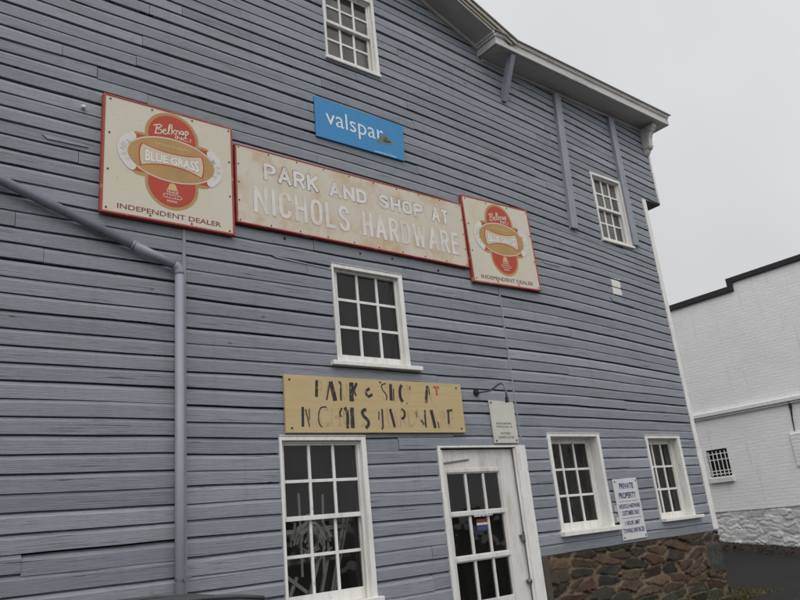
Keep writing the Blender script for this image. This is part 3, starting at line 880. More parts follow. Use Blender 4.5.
# ------------------------------------------------------------------ framed enamel signs
def bordered(root, w_, h_, t, bw, face_m, name='face'):
    MB().box(bw*.6, w_-bw*.6, -t+.004, -.006, bw*.6, h_-bw*.6).build(name, face_m, root)
    f = MB()
    f.box(0, bw, -t, 0, 0, h_); f.box(w_-bw, w_, -t, 0, 0, h_); f.box(bw, w_-bw, -t, 0, 0, bw); f.box(bw, w_-bw, -t, 0, h_-bw, h_)
    f.build('border', M_BORD, root, .003)
def emblem_sign(x, z, rotdeg):
    root = empty('emblem_sign', (0, 0, 0))
    w_, h_, t = 1.125, 1.062, .05
    bordered(root, w_, h_, t, .019, M_CREAM)
    y = -t+.004
    k = .9906
    S = lambda p: [(u*k, v*k) for u, v in p]
    e = MB(); yy = y-.0008
    for i, p in enumerate((ell(.576, .81, .236, .236), ell(.576, .358, .23, .23), [(.225, .43), (.26, .395), (.30, .385), (.85, .385), (.89, .395), (.93, .43), (.93, .75), (.89, .785), (.85, .79), (.30, .79), (.26, .785), (.225, .75)])):
        flat(e, S(p), yy-.0001*i)
    e.build('emblem_backing', M_GOLD, root, recalc=False)
    e = MB(); yy = y-.0016
    for i, p in enumerate((ell(.576, .81, .208, .208), ell(.576, .362, .205, .205), [(.25, .42), (.905, .42), (.905, .765), (.25, .765)])):
        flat(e, S(p), yy-.0001*i)
    e.build('emblem_panel', M_RED, root, recalc=False)
    e = MB(); flat(e, S(ell(.577, .59, .388, .208)), y-.0024); e.build('emblem_rim', M_TEXTC, root, recalc=False)
    e = MB(); flat(e, S(ell(.577, .59, .376, .197)), y-.0030); e.build('emblem_oval', M_GOLD, root, recalc=False)
    sc = MB(); ribbon(sc, S([(.235, .735), (.18, .68), (.155, .597), (.18, .515), (.235, .452)]), .072, y-.0036); sc.build('scroll', M_SCROLL, root, recalc=False)
    sc = MB(); ribbon(sc, S([(.92, .735), (.975, .68), (1.0, .597), (.975, .515), (.92, .452)]), .072, y-.0036)
    sc.build('scroll', M_SCROLL, root, recalc=False)
    def badge(g):
        top = [(.322-g+(.51+2*g)*i/12, .684+g-.037*(1-(i/6-1)**2)) for i in range(13)]
        bot = [(.832+g-(.516+2*g)*i/12, .488-g+.052*(1-(i/6-1)**2)) for i in range(13)]
        return top+[(.845+g, .64), (.85+g, .59), (.845+g, .53)]+bot+[(.305-g, .53), (.30-g, .585), (.305-g, .64)]
    e = MB(); flat(e, S(badge(.011)), y-.0036); e.build('badge_edge', M_RED, root, recalc=False)
    e = MB(); flat(e, S(badge(0)), y-.0042); e.build('badge', mat_cache('badge_tan', (.56, .475, .35)), root, recalc=False)
    def wp(u, v):
        c = (u-.576)/.24; vv = (v-.584)/.05
        return (u*k, (.584+vv*(.040+.022*c*c)+.004*(1-c*c)*0)*k)
    lt = MB(); text_fit(lt, 'BLUE GRASS', .338, .815, .534, .634, y-.0050, bold=.045, warp=wp)
    lt.build('lettering', mat_cache('badge_letter_edge', (.42, .34, .24)), root, recalc=False)
    lt = MB(); text_fit(lt, 'BLUE GRASS', .343, .810, .538, .630, y-.0056, bold=.030, warp=wp)
    lt.build('lettering', mat_cache('badge_letters', (.70, .69, .66)), root, recalc=False)
    # script name
    lt = MB(); wd = .0095; yb = y-.0026
    def st(*p): ribbon(lt, S([(.408+a*.305, .800+b*.135+a*.06) for a, b in p]), wd, yb-.0002*len(lt.v)/60)
    st((.02, .62), (.10, .68), (.09, .35), (.06, .05)); st((.10, .66), (.20, .72), (.24, .58), (.12, .42), (.24, .32), (.22, .10), (.08, .06))
    st((.28, .22), (.36, .30), (.34, .40), (.29, .32), (.29, .12), (.36, .06), (.42, .16)); st((.43, .20), (.475, .50), (.48, .78)); st((.465, .76), (.44, .45), (.44, .12), (.48, .08))
    st((.535, .76), (.53, .06)); st((.63, .40), (.545, .24)); st((.555, .26), (.63, .06)); st((.66, .36), (.66, .08)); st((.66, .26), (.71, .36), (.74, .28), (.74, .10))
    st((.86, .32), (.80, .34), (.78, .16), (.84, .10), (.87, .32), (.88, .08)); st((.93, .36), (.93, -.20)); st((.93, .28), (.98, .36), (1.01, .22), (.97, .10), (.93, .14))
    lt.build('lettering', M_TEXTC, root, recalc=False)
    lt = MB()
    for tx, a, b, c, d in (('INC.!', .60, .742, .806, .842), ('TRADE', .522, .629, .278, .300), ('MARK', .533, .622, .195, .217)):
        lt = MB(); text_fit(lt, tx, a*k, b*k, c*k, d*k, yb, bold=.015); lt.build('lettering', M_TEXTC, root, recalc=False)
    lt = MB()
    ribbon(lt, S([(.505, .235), (.505, .265), (.57, .265), (.575, .255), (.585, .265), (.645, .262), (.645, .235), (.505, .235)]), .005, yb, False)
    for a in (.53, .555, .60, .622): ribbon(lt, S([(a, .24), (a, .258)]), .005, yb, False)
    lt.build('trade_mark', M_TEXTC, root, recalc=False)
    be = MB(); flat(be, S([(.524, .308), (.632, .308), (.615, .325), (.61, .35), (.598, .368), (.578, .374), (.558, .368), (.546, .35), (.541, .325)]), yb); be.build('bell', mat_cache('bell_gold', (.58, .40, .17)), root, recalc=False)
    lt = MB(); text_fit(lt, 'EXTRA QUALITY', .43*k, .73*k, .705*k, .732*k, y-.0036, bold=.0)
    lt.build('lettering', mat_cache('pale_gold_print', (.62, .46, .22)), root, recalc=False)
    # arched words on the scrolls
    for word, cx, sgn in (('TRADE', .52, -1), ('MARK', .635, 1)):
        n = len(word); lt = MB()
        for i, ch in enumerate(word):
            t = (i-(n-1)/2)/(n/2)*40
            an = R(180-t) if sgn < 0 else R(-t)
            ct = (cx+.362*math.cos(an), .595+.150*math.sin(an))
            ro = -(an-math.pi) if False else (R(t*0.9+90) if sgn < 0 else R(-t*.9-90))
            vs, fs = text_pts(ch, .02)
            x0 = min(v[0] for v in vs); x1 = max(v[0] for v in vs); y1 = max(v[1] for v in vs); s_ = .040/y1
            # upright letters tilted along the arc
            tl = R(-t*.9) if sgn < 0 else R(t*.9)
            tl = an-R(90)
            mb_ = []
            for vx, vy in vs:
                a = (vx-(x0+x1)/2)*s_*.95; b = (vy-y1/2)*s_
                ca, sa = math.cos(tl), math.sin(tl)
                mb_.append(((ct[0]+a*ca-b*sa)*k, y-.0044, (ct[1]+a*sa+b*ca)*k))
            lt.add(mb_, fs)
        lt.build('lettering', M_SCRT, root, recalc=False)
    lt = MB(); text_fit(lt, 'INDEPENDENT DEALER', .13*k, 1.008*k, .056*k, .100*k, y-.001, bold=.012)
    lt.build('lettering', M_REDTX, root, recalc=False)
    screws(root, S([(.056, 1.03), (.399, 1.03), (.754, 1.03), (1.098, 1.03), (1.098, .71), (1.097, .37), (1.087, .035), (.743, .035), (.393, .042), (.045, .045), (.05, .383), (.054, .714)]), y)
    q = W(x, z, -.05); root.location = (q[0], -.004, q[1]); root.rotation_euler = (0, R(-rotdeg), 0)
    return root
_mc = {}
def mat_cache(name, c):
    if name not in _mc: _mc[name] = mat_plain(name, c, .5, var=.2)
    return _mc[name]
s1 = emblem_sign(1.462, 4.167, .15)
tag(s1, 'square cream sign with red and gold emblem at the long sign\'s left end', 'sign', 'square emblem signs')
s2 = copy_tree(s1)
q = W(5.478, 4.152, -.05); s2.location = (q[0], -.004, q[1]); s2.rotation_euler = (0, R(-1.6), R(0))
tag(s2, 'tilted square cream sign with red and gold emblem at the long sign\'s right end', 'sign', 'square emblem signs')

# long banner sign
lg = empty('long_sign', (0, 0, 0))
tag(lg, 'long cream sign with red border and embossed pale letters between the two emblem signs', 'sign')
bordered(lg, 2.795, .782, .045, .015, M_CREAM2)
y = -.041; kk = .9915
lines = [('PARK', .285, .875, .487, .660), ('AND', 1.005, 1.455, .484, .640), ('SHOP', 1.613, 2.212, .487, .644), ('AT', 2.338, 2.580, .482, .656)]
GLY = {
 'P': [[(0,0),(0,1)], [(0,1),(.6,1),(.95,.88),(1,.74),(.92,.58),(.6,.48),(0,.48)]], 'A': [[(0,0),(.5,1.02)], [(.5,1.02),(1,0)], [(.17,.30),(.83,.30)]],
 'R': [[(0,0),(0,1)], [(0,1),(.6,1),(.95,.88),(1,.74),(.92,.58),(.6,.48),(0,.48)], [(.5,.48),(1,0)]], 'K': [[(0,0),(0,1)], [(1,1),(.02,.40)], [(.33,.58),(1,0)]],
 'N': [[(0,0),(0,1)], [(0,1),(1,0)], [(1,0),(1,1)]], 'D': [[(0,0),(0,1)], [(0,1),(.5,1),(.9,.86),(1,.6),(1,.4),(.9,.14),(.5,0),(0,0)]],
 'S': [[(.97,.76),(.85,.94),(.5,1),(.15,.93),(.03,.75),(.2,.58),(.5,.5),(.8,.42),(.97,.25),(.85,.06),(.5,0),(.15,.06),(.02,.24)]],
 'H': [[(0,0),(0,1)], [(1,0),(1,1)], [(0,.5),(1,.5)]], 'O': [[(.5,1),(.15,.93),(0,.7),(0,.5),(0,.3),(.15,.07),(.5,0),(.85,.07),(1,.3),(1,.5),(1,.7),(.85,.93),(.5,1)]],
 'T': [[(0,1),(1,1)], [(.5,1),(.5,0)]], 'I': [[(.5,0),(.5,1)]], 'C': [[(.98,.72),(.85,.93),(.5,1),(.15,.93),(0,.7),(0,.5),(0,.3),(.15,.07),(.5,0),(.85,.07),(.98,.28)]],
 'L': [[(0,1),(0,0)], [(0,0),(1,0)]], 'W': [[(0,1),(.25,0)], [(.25,0),(.5,.85)], [(.5,.85),(.75,0)], [(.75,0),(1,1)]], 'E': [[(0,0),(0,1)], [(0,1),(1,1)], [(0,.52),(.85,.52)], [(0,0),(1,0)]]}
WID = {'I': .30, 'W': 1.45, 'A': 1.12, 'T': .95, 'L': .85, 'E': .85, 'N': 1.08}
def paint_word(root, word, u0, u1, v0, v1, sw, gap, lm, om, ow):
    """signwriter's block capitals, one stroke at a time"""
    tot = sum(WID.get(ch, 1) for ch in word); unit = (u1-u0-gap*(len(word)-1))/tot
    lt = MB(); ol = MB(); x = u0; n = 0
    for ch in word:
        cw_ = WID.get(ch, 1)*unit
        for st_ in GLY[ch]:
            p = [(x+sw/2+a*(cw_-sw), v0+sw/2+b*(v1-v0-sw)) for a, b in st_]
            if len(p) == 2:
                d_ = Vector((p[1][0]-p[0][0], p[1][1]-p[0][1])).normalized()*sw*.48
                p = [(p[0][0]-d_.x, p[0][1]-d_.y), (p[1][0]+d_.x, p[1][1]+d_.y)]
            n += 1
            ribbon(lt, p, sw, y-.0022-.00003*n, False)
            d_ = Vector((p[1][0]-p[0][0], p[1][1]-p[0][1])).normalized()*ow; e_ = Vector((p[-1][0]-p[-2][0], p[-1][1]-p[-2][1])).normalized()*ow
            po = [(p[0][0]-d_.x, p[0][1]-d_.y)]+p[1:-1]+[(p[-1][0]+e_.x, p[-1][1]+e_.y)]
            ribbon(ol, po, sw+2*ow, y-.0008-.00002*n, False)
        x += cw_+gap
    ol.build('letter_outline', om, root, recalc=False); lt.build('lettering', lm, root, recalc=False)
for wd_, a, b, c, d in lines:
    paint_word(lg, wd_, a*kk, b*kk, c*kk, d*kk, .034, .024, M_WLET, M_OUTL, .006)
for wd_, a, b, c, d in (('NICHOLS', .173, 1.222, .133, .404), ('HARDWARE', 1.378, 2.690, .130, .394)):
    paint_word(lg, wd_, a*kk, b*kk, c*kk, d*kk, .037, .036, M_WLET2, M_OUTL2, .006)
screws(lg, [(.035+i*.303, v) for i in range(10) for v in (.03, .752)]+[(u, v) for u in (.03, 2.765) for v in (.22, .4, .58)], y, .007)
q = W(2.618, 4.306, -.045); lg.location = (q[0], -.003, q[1])
# small bolts left in the wall under the long sign
for i, (bx_, bz_) in enumerate(((3.09, 4.235), (3.93, 4.225), (4.33, 4.235), (4.95, 4.20))):
    b = MB(); b.tube([(bx_, .004, bz_), (bx_, -.012, bz_)], .012, 8); b.build('bolt', M_IRON, shop)

# blue sign
bs = empty('blue_sign', (0, 0, 0))
tag(bs, 'bright blue sign with white lower case lettering and a peeled patch above the long sign', 'sign')
MB().prism([(0, 0), (1.135, .012), (1.155, .465), (.003, .468)], -.02, 0).build('panel', M_SKY, bs, .003)
lt = MB(); text_fit(lt, 'valspar', .128, .862, .118, .368, -.0208, bold=-.005)
lt.build('lettering', M_WHT, bs, recalc=False); lt = MB(); text_fit(lt, 'authorized dealer', .725, 1.02, .020, .044, -.0208)
lt.build('lettering', M_WHT, bs, recalc=False)
pe = MB(); flat(pe, [(.76, .16), (.80, .14), (.84, .165), (.90, .15), (.96, .17), (1.0, .185), (.985, .205), (.95, .225), (.92, .25), (.87, .265), (.84, .245), (.80, .215)], -.0212)
pe.build('peeled_patch', M_PEEL, bs, recalc=False)
pe = MB(); flat(pe, [(.845, .185), (.88, .172), (.93, .182), (.975, .19), (.93, .215), (.89, .235), (.865, .23)], -.0216); pe.build('peeled_patch', M_PEEL2, bs, recalc=False)
q = W(3.512, 5.428, -.02); bs.location = (q[0], -.003, q[1])

# tan plywood sign
ys_ = empty('plywood_sign', (0, 0, 0))
tag(ys_, 'tan plywood sign with flaking black letters and one red letter over the tall window', 'sign')
MB().prism([(0, 0), (2.045, .01), (2.048, .50), (.002, .497)], -.028, 0).build('panel', M_YEL, ys_, .003)
GH = mat_worn('ghost_letters', (.39, .285, .14), (.478, .362, .19), .46, .56, (30, 20, 5))
for wd_, a, b, c, d in (('PARK', .312, .742, .30, .468), ('SHOP', 1.04, 1.40, .298, .470), ('A', 1.568, 1.655, .30, .470), ('NICHOLS', .155, .865, .050, .230), ('HARDWARE', .985, 1.90, .055, .235)):
    lt = MB(); text_fit(lt, wd_, a*.995, b*.995, c*.995, d*.995, -.0286, bold=.02); lt.build('ghost_lettering', GH, ys_, recalc=False)
STROKES = {
    'PARK': [(0.0232,[(0.326,0.464),(0.313,0.313)]),(0.0106,[(0.462,0.453),(0.439,0.374),(0.416,0.289)]),(0.0345,[(0.468,0.457),(0.488,0.37),(0.505,0.285)]),(0.0162,[(0.559,0.461),(0.583,0.433)]),(0.0135,[(0.578,0.44),(0.569,0.362),(0.566,0.29)]),(0.0374,[(0.691,0.459),(0.681,0.286)]),(0.0195,[(0.749,0.456),(0.729,0.42),(0.709,0.385)]),(0.011,[(0.712,0.381),(0.733,0.338)])],
    '&': [(0.02,[(0.893,0.41),(0.858,0.391),(0.849,0.359),(0.872,0.336),(0.919,0.357)])],
    'SHOP': [(0.0089,[(1.087,0.468),(1.036,0.449),(1.04,0.406),(1.079,0.358),(1.079,0.311)]),(0.0286,[(1.141,0.466),(1.132,0.307)]),(0.009,[(1.172,0.421),(1.162,0.308)]),(0.0262,[(1.274,0.462),(1.246,0.406),(1.247,0.334),(1.272,0.3)]),(0.0063,[(1.38,0.452),(1.363,0.417)]),(0.0061,[(1.314,0.292),(1.321,0.28)])],
    'A': [(0.0261,[(1.601,0.467),(1.577,0.388),(1.558,0.296)]),(0.0098,[(1.617,0.44),(1.614,0.377)])],
    'NICHOLS': [(0.0197,[(0.169,0.222),(0.161,0.051)]),(0.0074,[(0.197,0.204),(0.227,0.049)]),(0.0062,[(0.233,0.207),(0.228,0.11)]),(0.0078,[(0.409,0.227),(0.352,0.219),(0.325,0.166),(0.323,0.09),(0.352,0.048)]),(0.012,[(0.568,0.223),(0.546,0.176),(0.554,0.142)]),(0.0242,[(0.599,0.228),(0.623,0.178),(0.617,0.043)]),(0.0327,[(0.676,0.23),(0.671,0.046)]),(0.0224,[(0.832,0.218),(0.788,0.196),(0.801,0.155),(0.842,0.117),(0.846,0.079),(0.813,0.047)])],
    'HARDWARE': [(0.0086,[(0.978,0.202),(0.968,0.122)]),(0.0145,[(1.015,0.224),(1.009,0.053)]),(0.0236,[(1.108,0.227),(1.147,0.054)]),(0.0182,[(1.242,0.23),(1.278,0.2),(1.269,0.154),(1.234,0.137)]),(0.0062,[(1.42,0.21),(1.423,0.155)]),(0.0143,[(1.533,0.227),(1.526,0.13),(1.525,0.058)]),(0.0141,[(1.472,0.129),(1.504,0.086)]),(0.0291,[(1.613,0.229),(1.642,0.054)]),(0.0081,[(1.683,0.114),(1.692,0.053)]),(0.0134,[(1.818,0.226),(1.893,0.234)]),(0.0168,[(1.834,0.217),(1.825,0.097)])],
}
for wd_, ls in STROKES.items():
    lt = MB()
    for i, (w0, p) in enumerate(ls): ribbon(lt, p, w0*1.2+.002, -.0290-.0004*i, False)
    lt.build('lettering', M_BLK, ys_, recalc=False)
lt = MB(); text_fit(lt, 'T', 1.672, 1.752, .375, .468, -.0288, bold=.05); lt.build('lettering', M_REDT, ys_, recalc=False)
screws(ys_, [(.05, .455), (.055, .04), (1.0, .045), (1.98, .46), (1.99, .05), (1.02, .475)], -.028, .010)
q = W(3.014, 2.458, -.028); ys_.location = (q[0], -.003, q[1])

# small notice above the door
sn = empty('notice_sign', (0, 0, 0))
tag(sn, 'small cream notice with four lines of tiny print above the white door', 'sign')
MB().prism([(.008, 0), (.372, .0), (.372, .44), (.0, .45)], -.016, 0).build('panel', M_NOTICE2, sn, .003)
for s, a, b, c, d in (('NICHOLS HARDWARE', .069, .293, .196, .218), ('PURCELLVILLE, VA', .064, .305, .160, .184), ('NO PUBLIC', .115, .270, .092, .114), ('LOADING ACCESS', .068, .31, .050, .074)):
    lt = MB(); text_fit(lt, s, a, b, c, d, -.0168, bold=.012); lt.build('lettering', M_GREY, sn, recalc=False)
screws(sn, [(.025, .425), (.04, .025), (.34, .03)], -.016, .010)
q = W(5.455, 2.36, -.016); sn.location = (q[0], -.004, q[1])

# private property notice
pn = empty('notice_sign', (0, 0, 0))
tag(pn, 'tall white notice with navy lettering between the two lower right windows', 'sign')
MB().box(0, .478, -.014, 0, 0, .69).build('panel', M_NOTICE, pn, .003)
lt = MB()
for s, a, b, c, d in (('PRIVATE', .105, .385, .572, .640), ('PROPERTY', .065, .405, .462, .532), ('NICHOLS HARDWARE', .035, .445, .350, .402), ('CUSTOMERS ONLY', .068, .415, .272, .325), ('1 HOUR LIMIT', .085, .385, .160, .210), ('TOWING ENFORCED', .030, .450, .075, .128)):
    lt = MB(); text_fit(lt, s, a, b, c, d, -.0148, bold=.035); lt.build('lettering', M_NAVY, pn, recalc=False)
lt = MB(); lt.box(.05, .43, -.0148, -.0142, .428, .433); lt.box(.05, .43, -.0148, -.0142, .238, .243)
lt.build('rule', M_NAVY, pn, recalc=False)
screws(pn, [(.03, .66), (.45, .66), (.03, .03), (.45, .03)], -.014, .010)
q = W(7.35, 1.236, -.014); pn.location = (q[0], -.004, q[1]); pn.rotation_euler = (0, R(-.6), 0)
# gnawed board ends beside it
MB().box(7.285, 7.325, -.01, .012, 1.56, 1.63).build('patch', M_EAVE, shop, .004)
MB().box(7.29, 7.33, -.008, .012, 1.45, 1.50).build('patch', M_EAVE, shop, .004)

# loose clapboard slivers and a leftover insulator
for (xa, za, xb, zb, t) in ((8.02, 4.285, 8.53, 4.235, .05), (2.95, 4.045, 3.62, 4.005, .02), (6.72, 4.60, 7.05, 4.585, .03), (1.02, 4.715, 1.36, 4.71, .03)):
    MB().prism([(xa, za), (xa+.04, za-t), (xb, zb-t*.6), (xb-.03, zb)], -.008, .012).build('loose_board', M_BLUE, shop, .002)
MB().tube([(1.305, .01, 5.04), (1.305, -.02, 5.04), (1.305, -.035, 5.035)], [.012, .018, .014], 12).build('insulator', M_WHT, shop, smooth=True)
# bent lamp arm
la = empty('lamp_arm', (5.28, 0, 2.88))
tag(la, 'bent bare conduit lamp arm without a shade over the small notice', 'lamp')
pts = [(5.28, .0, 2.884), (5.28, -.094, 2.873), (5.28, -.20, 2.862), (5.28, -.27, 2.878), (5.28, -.33, 2.90), (5.28, -.38, 2.905), (5.28, -.415, 2.88), (5.28, -.428, 2.825), (5.28, -.424, 2.74)]
MB().tube(pts, .0105, 10).build('arm', M_GALV, la, smooth=True)
MB().tube([(5.28, .004, 2.884), (5.28, -.02, 2.882)], .035, 14).build('base_plate', M_IRON, la)
MB().tube([(5.28, -.425, 2.755), (5.28, -.423, 2.70)], [.016, .02], 12).build('socket', M_IRON, la)

# ------------------------------------------------------------------ goods behind the tall window
for i, (xa, za, xb, zb, yy) in enumerate(((3.10, .95, 3.02, 1.93, .33), (3.17, .95, 3.09, 1.93, .36), (3.30, 1.30, 3.335, 1.99, .34), (3.52, 1.30, 3.59, 1.97, .35), (3.56, 1.1, 3.80, 1.78, .33), (3.62, 1.1, 3.88, 1.80, .38))):
    s = MB().tube([(xa, yy, za), (xb, yy+.06, zb)], .012, 8).build('tool_handle', M_STRAW)
    tag(s, ['leftmost pale wooden handle behind the tall window', 'second pale handle leaning left behind the tall window', 'short upright pale handle in the middle of the tall window', 'pale handle leaning right in the middle of the tall window', 'pale handle slanting steeply at right behind the tall window', 'rear pale handle slanting at right behind the tall window'][i], 'tool', 'handles behind the tall window')
rk_ = empty('wooden_trestle', (3.3, .42, .4))
tag(rk_, 'pale wooden trestle with crossed legs behind the lower panes of the tall window', 'trestle')
MB().bar((2.9, .42, 1.42), (3.85, .42, 1.44), .05, .03).build('rail', M_DIM, rk_)
for a, b in (((2.98, .40, 1.38), (3.32, .40, .75)), ((3.30, .44, 1.30), (3.02, .44, .75)), ((3.50, .40, 1.42), (3.25, .40, .75)), ((3.62, .44, 1.42), (3.42, .44, .75)), ((3.08, .43, 1.40), (3.45, .43, 1.12))):
    MB().bar(a, b, .03, .02).build('leg', M_STRAW, rk_)
MB().bar((2.95, .38, 1.665), (3.85, .38, 1.685), .035, .02).build('shelf_bar', M_STRAW, rk_)
wr = MB(); cxw, czw = 3.43, 1.60
for kx_ in range(46):
    an = rng.uniform(0, 6.28); r1 = rng.uniform(.05, .20); p = Vector((cxw+r1*math.cos(an), .37+rng.uniform(-.04, .04), czw+r1*1.1*math.sin(an)))
    t = Vector((-math.sin(an), rng.uniform(-.5, .5), math.cos(an)))*rng.uniform(.04, .08)
    wr.bar(p-t, p+t, .02, .006, (rng.uniform(-1, 1), 1, rng.uniform(-1, 1)))
w_ = wr.build('wreath', M_STRAW); tag(w_, 'dry twig wreath hanging behind the tall window', 'wreath')

# ------------------------------------------------------------------ white brick building across the lane
wb = empty('brick_building', (16, 2, gz(16, 2)))
tag(wb, 'white painted brick building with black coping across the lane', 'building')
X0 = 16.0
B = MB()
hole = (3.06, 3.565, 2.058, 2.662)     # y0,y1,z0,z1 of the barred window
for (a, b, zt) in ((-8, 2.08, 6.28), (2.08, hole[0], 6.08), (hole[1], 14, 6.08)):
    B.box(X0, X0+.3, a, b, 1.30 if True else 0, zt)
B.box(X0, X0+.3, hole[0], hole[1], 1.30, hole[2]); B.box(X0, X0+.3, hole[0], hole[1], hole[3], 6.08)
B.box(X0+.05, X0+.3, -8, 14, -.2, 1.299)
B.box(X0+.3, 28, -8, -7.7, -.2, 6.2); B.box(X0+.3, 28, 13.7, 14, -.2, 6.0); B.box(27.7, 28, -7.7, 13.7, -.2, 6.0); B.box(X0+.3, 27.7, -7.7, 13.7, 5.5, 5.6)
B.build('wall', M_BRICK, wb)
C = MB(); C.box(X0-.06, X0+.36, -8.05, 2.02, 6.281, 6.40); C.box(X0-.06, X0+.36, 2.14, 14.05, 6.081, 6.215); C.box(X0-.06, X0+.36, 2.021, 2.139, 6.081, 6.40)
C.build('coping', M_COPE, wb, .006)
Ld = MB(); Ld.box(X0-.09, X0, -8, 14, 3.41, 3.49); Ld.box(X0-.05, X0, -8, 14, 3.36, 3.409); Ld.build('string_course', mat_paint('white_ledge', (.80, .79, .77), (.5, .48, .45), .4), wb, .004)
stones('stone_base', 'y', -6.0, 10.0, -.1, 1.30, X0+.03, -1, .018, .42, .13, .018, [(.76, .755, .745), (.71, .705, .695), (.74, .73, .72)], (.66, .655, .645), M_WSTONE, wb, 21, mw=.13, warp=.32, dome=.0, facet=1.3)
wn = MB()
y0, y1, z0, z1 = hole
wn.box(X0+.06, X0+.09, y0, y1, z0, z0+.05); wn.box(X0+.06, X0+.09, y0, y1, z1-.05, z1); wn.box(X0+.06, X0+.09, y0, y0+.05, z0, z1); wn.box(X0+.06, X0+.09, y1-.05, y1, z0, z1)
wv_ = wn.build('window', M_COPE, wb)
wv_['label'] = 'small barred basement window'
MB().box(X0+.10, X0+.12, y0, y1, z0, z1).build('pane', M_DARK, wv_)
M_BARS = mat_plain('white_iron_bars', (.78, .77, .74), .5, var=.15)
for i in range(5):
    yy = y0+.06+i*(y1-y0-.12)/4; MB().tube([(X0-.01, yy, z0+.02), (X0-.01, yy, z1-.04)], .0105, 8).build('bar', M_BARS, wv_)
for zz in (z0+.06, z0+.13, z1-.10, z1-.23): MB().bar((X0-.008, y0-.01, zz), (X0-.008, y1+.01, zz), .018, .012, (1, 0, 0)).build('bar', M_BARS, wv_)
MB().box(X0-.07, X0+.02, y0-.04, y1+.04, z0-.13, z0-.02).build('sill', M_WHITE, wv_, .005)
vt = MB(); vt.box(X0-.02, X0+.02, 1.12, 1.62, 2.06, 2.78)
for i in range(9): vt.obox((X0-.025, 1.37, 2.12+i*.075), (.012, 0, .012), (0, .24, 0), (-.003, 0, .03))
vt.build('louvre', M_BRICK, wb)
st_ = MB(); st_.tube([(X0-.02, 1.45, 3.40), (X0-.02, 1.455, 3.25)], [.035, .03], 8); st_.tube([(X0-.015, 1.455, 3.25), (X0-.015, 1.48, 3.05), (X0-.012, 1.50, 2.78)], [.02, .014, .008], 8)
st_.build('cable', M_IRON, wb)

# ------------------------------------------------------------------ verge moss and weeds by the corner
q = NT('moss'); n_ = q.noise((1, 1, 1), 14, 4); q.color(q.mix(n_, (.05, .05, .018), (.13, .11, .035))).rough(.9); M_MOSS = q.m
rg = random.Random(3); ms = MB()
for i in range(5200):
    t = rg.random(); yy = rg.uniform(-.1, 2.6); x_ = 9.5+abs(rg.gauss(0, .45)) if rg.random() < .75 else rg.uniform(9.46, 10.6)
    if x_ > 10.9: continue
    h = rg.uniform(.01, .055); an = rg.uniform(0, 6.28); b = Vector((x_, yy, gz(x_, yy))); d_ = Vector((math.cos(an), math.sin(an), 0))*.008
    tip = b+Vector((rg.gauss(0, .03), rg.gauss(0, .03), h))
    ms.add([b-d_, b+d_, tip], [(0, 1, 2)])
mo = ms.build('grass', M_MOSS, recalc=False); tag(mo, 'mossy grass at the foot of the stone corner', 'grass', kind='stuff')
lf = MB()
for i in range(1500):
    yy = rg.uniform(-3, 9); x_ = rg.uniform(15.15, 15.95); an = rg.uniform(0, 6.28); s_ = rg.uniform(.02, .05)
    b = Vector((x_, yy, soilz(x_, yy)+.012+rg.random()*.02)); a = Vector((math.cos(an), math.sin(an), rg.uniform(-.4, .4)))*s_; c = Vector((-math.sin(an), math.cos(an), rg.uniform(-.4, .4)))*s_*.6
    lf.add([b-a, b+c, b+a, b-c], [(0, 1, 2, 3)])
lo = lf.build('fallen_leaves', mat_plain('dead_leaves', (.05, .03, .018), .8), recalc=False); tag(lo, 'brown fallen leaves along the foot of the white wall', 'leaves', kind='stuff')

gr_ = MB()
for i in range(160):
    x_ = rg.choice((rg.uniform(14.6, 15.4), rg.uniform(9.5, 11.2), rg.uniform(9.5, 15))); yy = rg.uniform(-3, 8); s_ = rg.uniform(.006, .022)
    b = Vector((x_, yy, max(gz(x_, yy), soilz(x_, yy) if x_ > 15.1 else -9)+s_*.3)); a = rg.uniform(0, 6)
    p = [b+Vector((math.cos(a+k*1.57)*s_, math.sin(a+k*1.57)*s_*.8, 0)) for k in range(4)]+[b+Vector((0, 0, s_*.7))]
    gr_.add(p, [(0, 1, 4), (1, 2, 4), (2, 3, 4), (3, 0, 4)])
go_ = gr_.build('gravel', mat_plain('grit', (.06, .057, .05), .9), recalc=False); tag(go_, 'scattered grit on the asphalt lane', 'gravel', kind='stuff')

# ------------------------------------------------------------------ parked car whose roof shows at the lower edge
car = empty('parked_car', (1.0, -1.5, 0))   # wheels on the ground
tag(car, 'dark grey parked car, only its roof showing at the bottom left', 'car')
def loft(sections, mb):
    n = len(sections[0]); vs = [p for s in sections for p in s]
    fs = [(i*n+j, i*n+j+1, (i+1)*n+j+1, (i+1)*n+j) for i in range(len(sections)-1) for j in range(n-1)]
    fs += [tuple(range(n)), tuple(reversed([(len(sections)-1)*n+j for j in range(n)]))]
    mb.add(vs, fs)
cyc = -1.5
def sec(x, zt, hw, zb=.22, r=.14):
    """cross-section of the lower body"""
    return [(x, cyc-hw*.97, zb), (x, cyc-hw, zb+.2), (x, cyc-hw, zt-r), (x, cyc-hw+.05, zt-.05), (x, cyc-hw*.7, zt-.01), (x, cyc, zt), (x, cyc+hw*.7, zt-.01), (x, cyc+hw-.05, zt-.05), (x, cyc+hw, zt-r), (x, cyc+hw, zb+.2), (x, cyc+hw*.97, zb)]
bd = MB(); loft([sec(-1.35, .72, .70, .35), sec(-1.28, .95, .80, .28), sec(-.9, 1.02, .86), sec(0, .98, .88), (sec(1.2, .97, .88)), sec(2.3, .96, .88), sec(2.7, .92, .86), sec(3.15, .80, .80, .26), sec(3.32, .62, .70, .32)], bd)
bd.build('body', M_CARP, car, smooth=False, bevel=.02, seg=2)
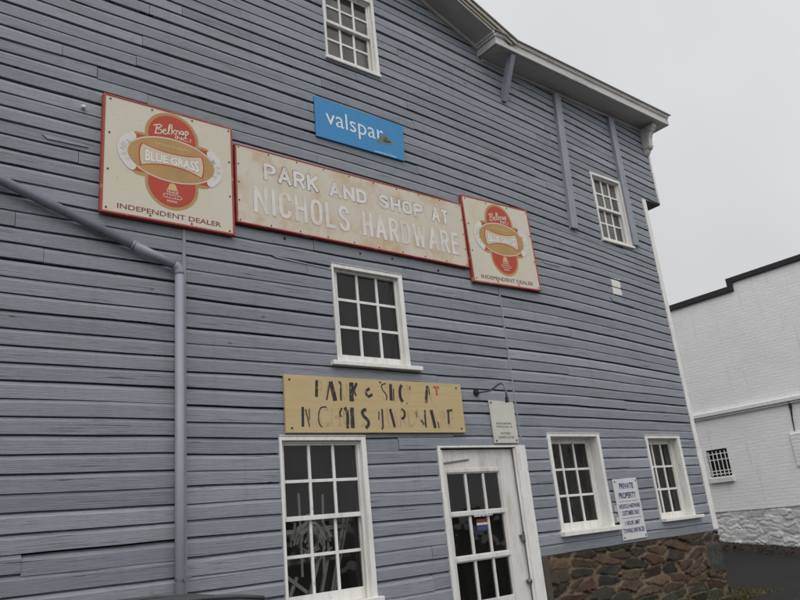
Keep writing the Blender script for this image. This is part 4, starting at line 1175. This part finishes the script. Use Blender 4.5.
def gsec(x, zt, hw, zb=.94):
    return [(x, cyc-.84, zb)]+[(x, cyc+hw*s_, zt-dz) for s_, dz in ((-1, .10), (-.93, .055), (-.6, .018), (-.25, .002), (0, 0), (.25, .002), (.6, .018), (.93, .055), (1, .10))]+[(x, cyc+.84, zb)]
PR = [(-1.05, 1.0, .62), (-.75, 1.18, .60), (-.40, 1.33, .60), (0, 1.380, .61), (.5, 1.391, .62), (1.2, 1.388, .62), (1.5, 1.383, .62), (1.68, 1.369, .62), (1.82, 1.345, .62), (1.98, 1.27, .63), (2.25, 1.10, .66), (2.42, .98, .68)]
rfm = MB(); loft([gsec(x, z, h) for x, z, h in PR], rfm); rfm.build('roof', M_CARP, car, smooth=True)
# roof seams, windows
gw = MB()
for sgn in (-1, 1):
    for (xa, xb, xc, xd) in ((-.50, .48, .48, -.30), (.56, 1.95, 1.62, .56)):
        gw.add([(xa, cyc+sgn*.835, .98), (xb, cyc+sgn*.835, .98), (xc, cyc+sgn*.655, 1.28), (xd, cyc+sgn*.655, 1.28)], [(0, 1, 2, 3)])
gw.add([(2.44, cyc-.66, 1.0), (2.44, cyc+.66, 1.0), (1.96, cyc+.57, 1.30), (1.96, cyc-.57, 1.30)], [(0, 1, 2, 3)])
gw.build('window', M_TYRE, car, recalc=False)
for x_ in (-.62, 2.45):
    for sgn in (-1, 1):
        c = Vector((x_, cyc+sgn*.80, .31)); wh = MB().tube([c-Vector((0, .1, 0)), c+Vector((0, .1, 0))], .31, 24).build('wheel', M_TYRE, car, .02)
        MB().tube([c+Vector((0, sgn*.09, 0)), c+Vector((0, sgn*.106, 0))], .2, 20).build('rim', M_GALV, wh)
for sgn in (-1, 1):
    MB().box(3.18, 3.30, cyc+sgn*.6-.12, cyc+sgn*.6+.12, .60, .70).build('headlight', M_LAMP, car, .02)
    MB().box(-1.36, -1.28, cyc+sgn*.62-.12, cyc+sgn*.62+.12, .72, .84).build('tail_light', M_TAIL, car, .02)
rl = MB()
for sgn in (-1, 1): rl.tube([(x, cyc+sgn*.56, z-.052+.018) for x, z, h in PR[2:9]], .012, 6)
rl.build('roof_trim', M_TYRE, car)
for sgn in (-1, 1):
    MB().tube([(x, cyc+sgn*.3, z-.004) for x, z, h in PR[2:9]], .011, 8).build('roof_rib', M_CARP, car, smooth=True)
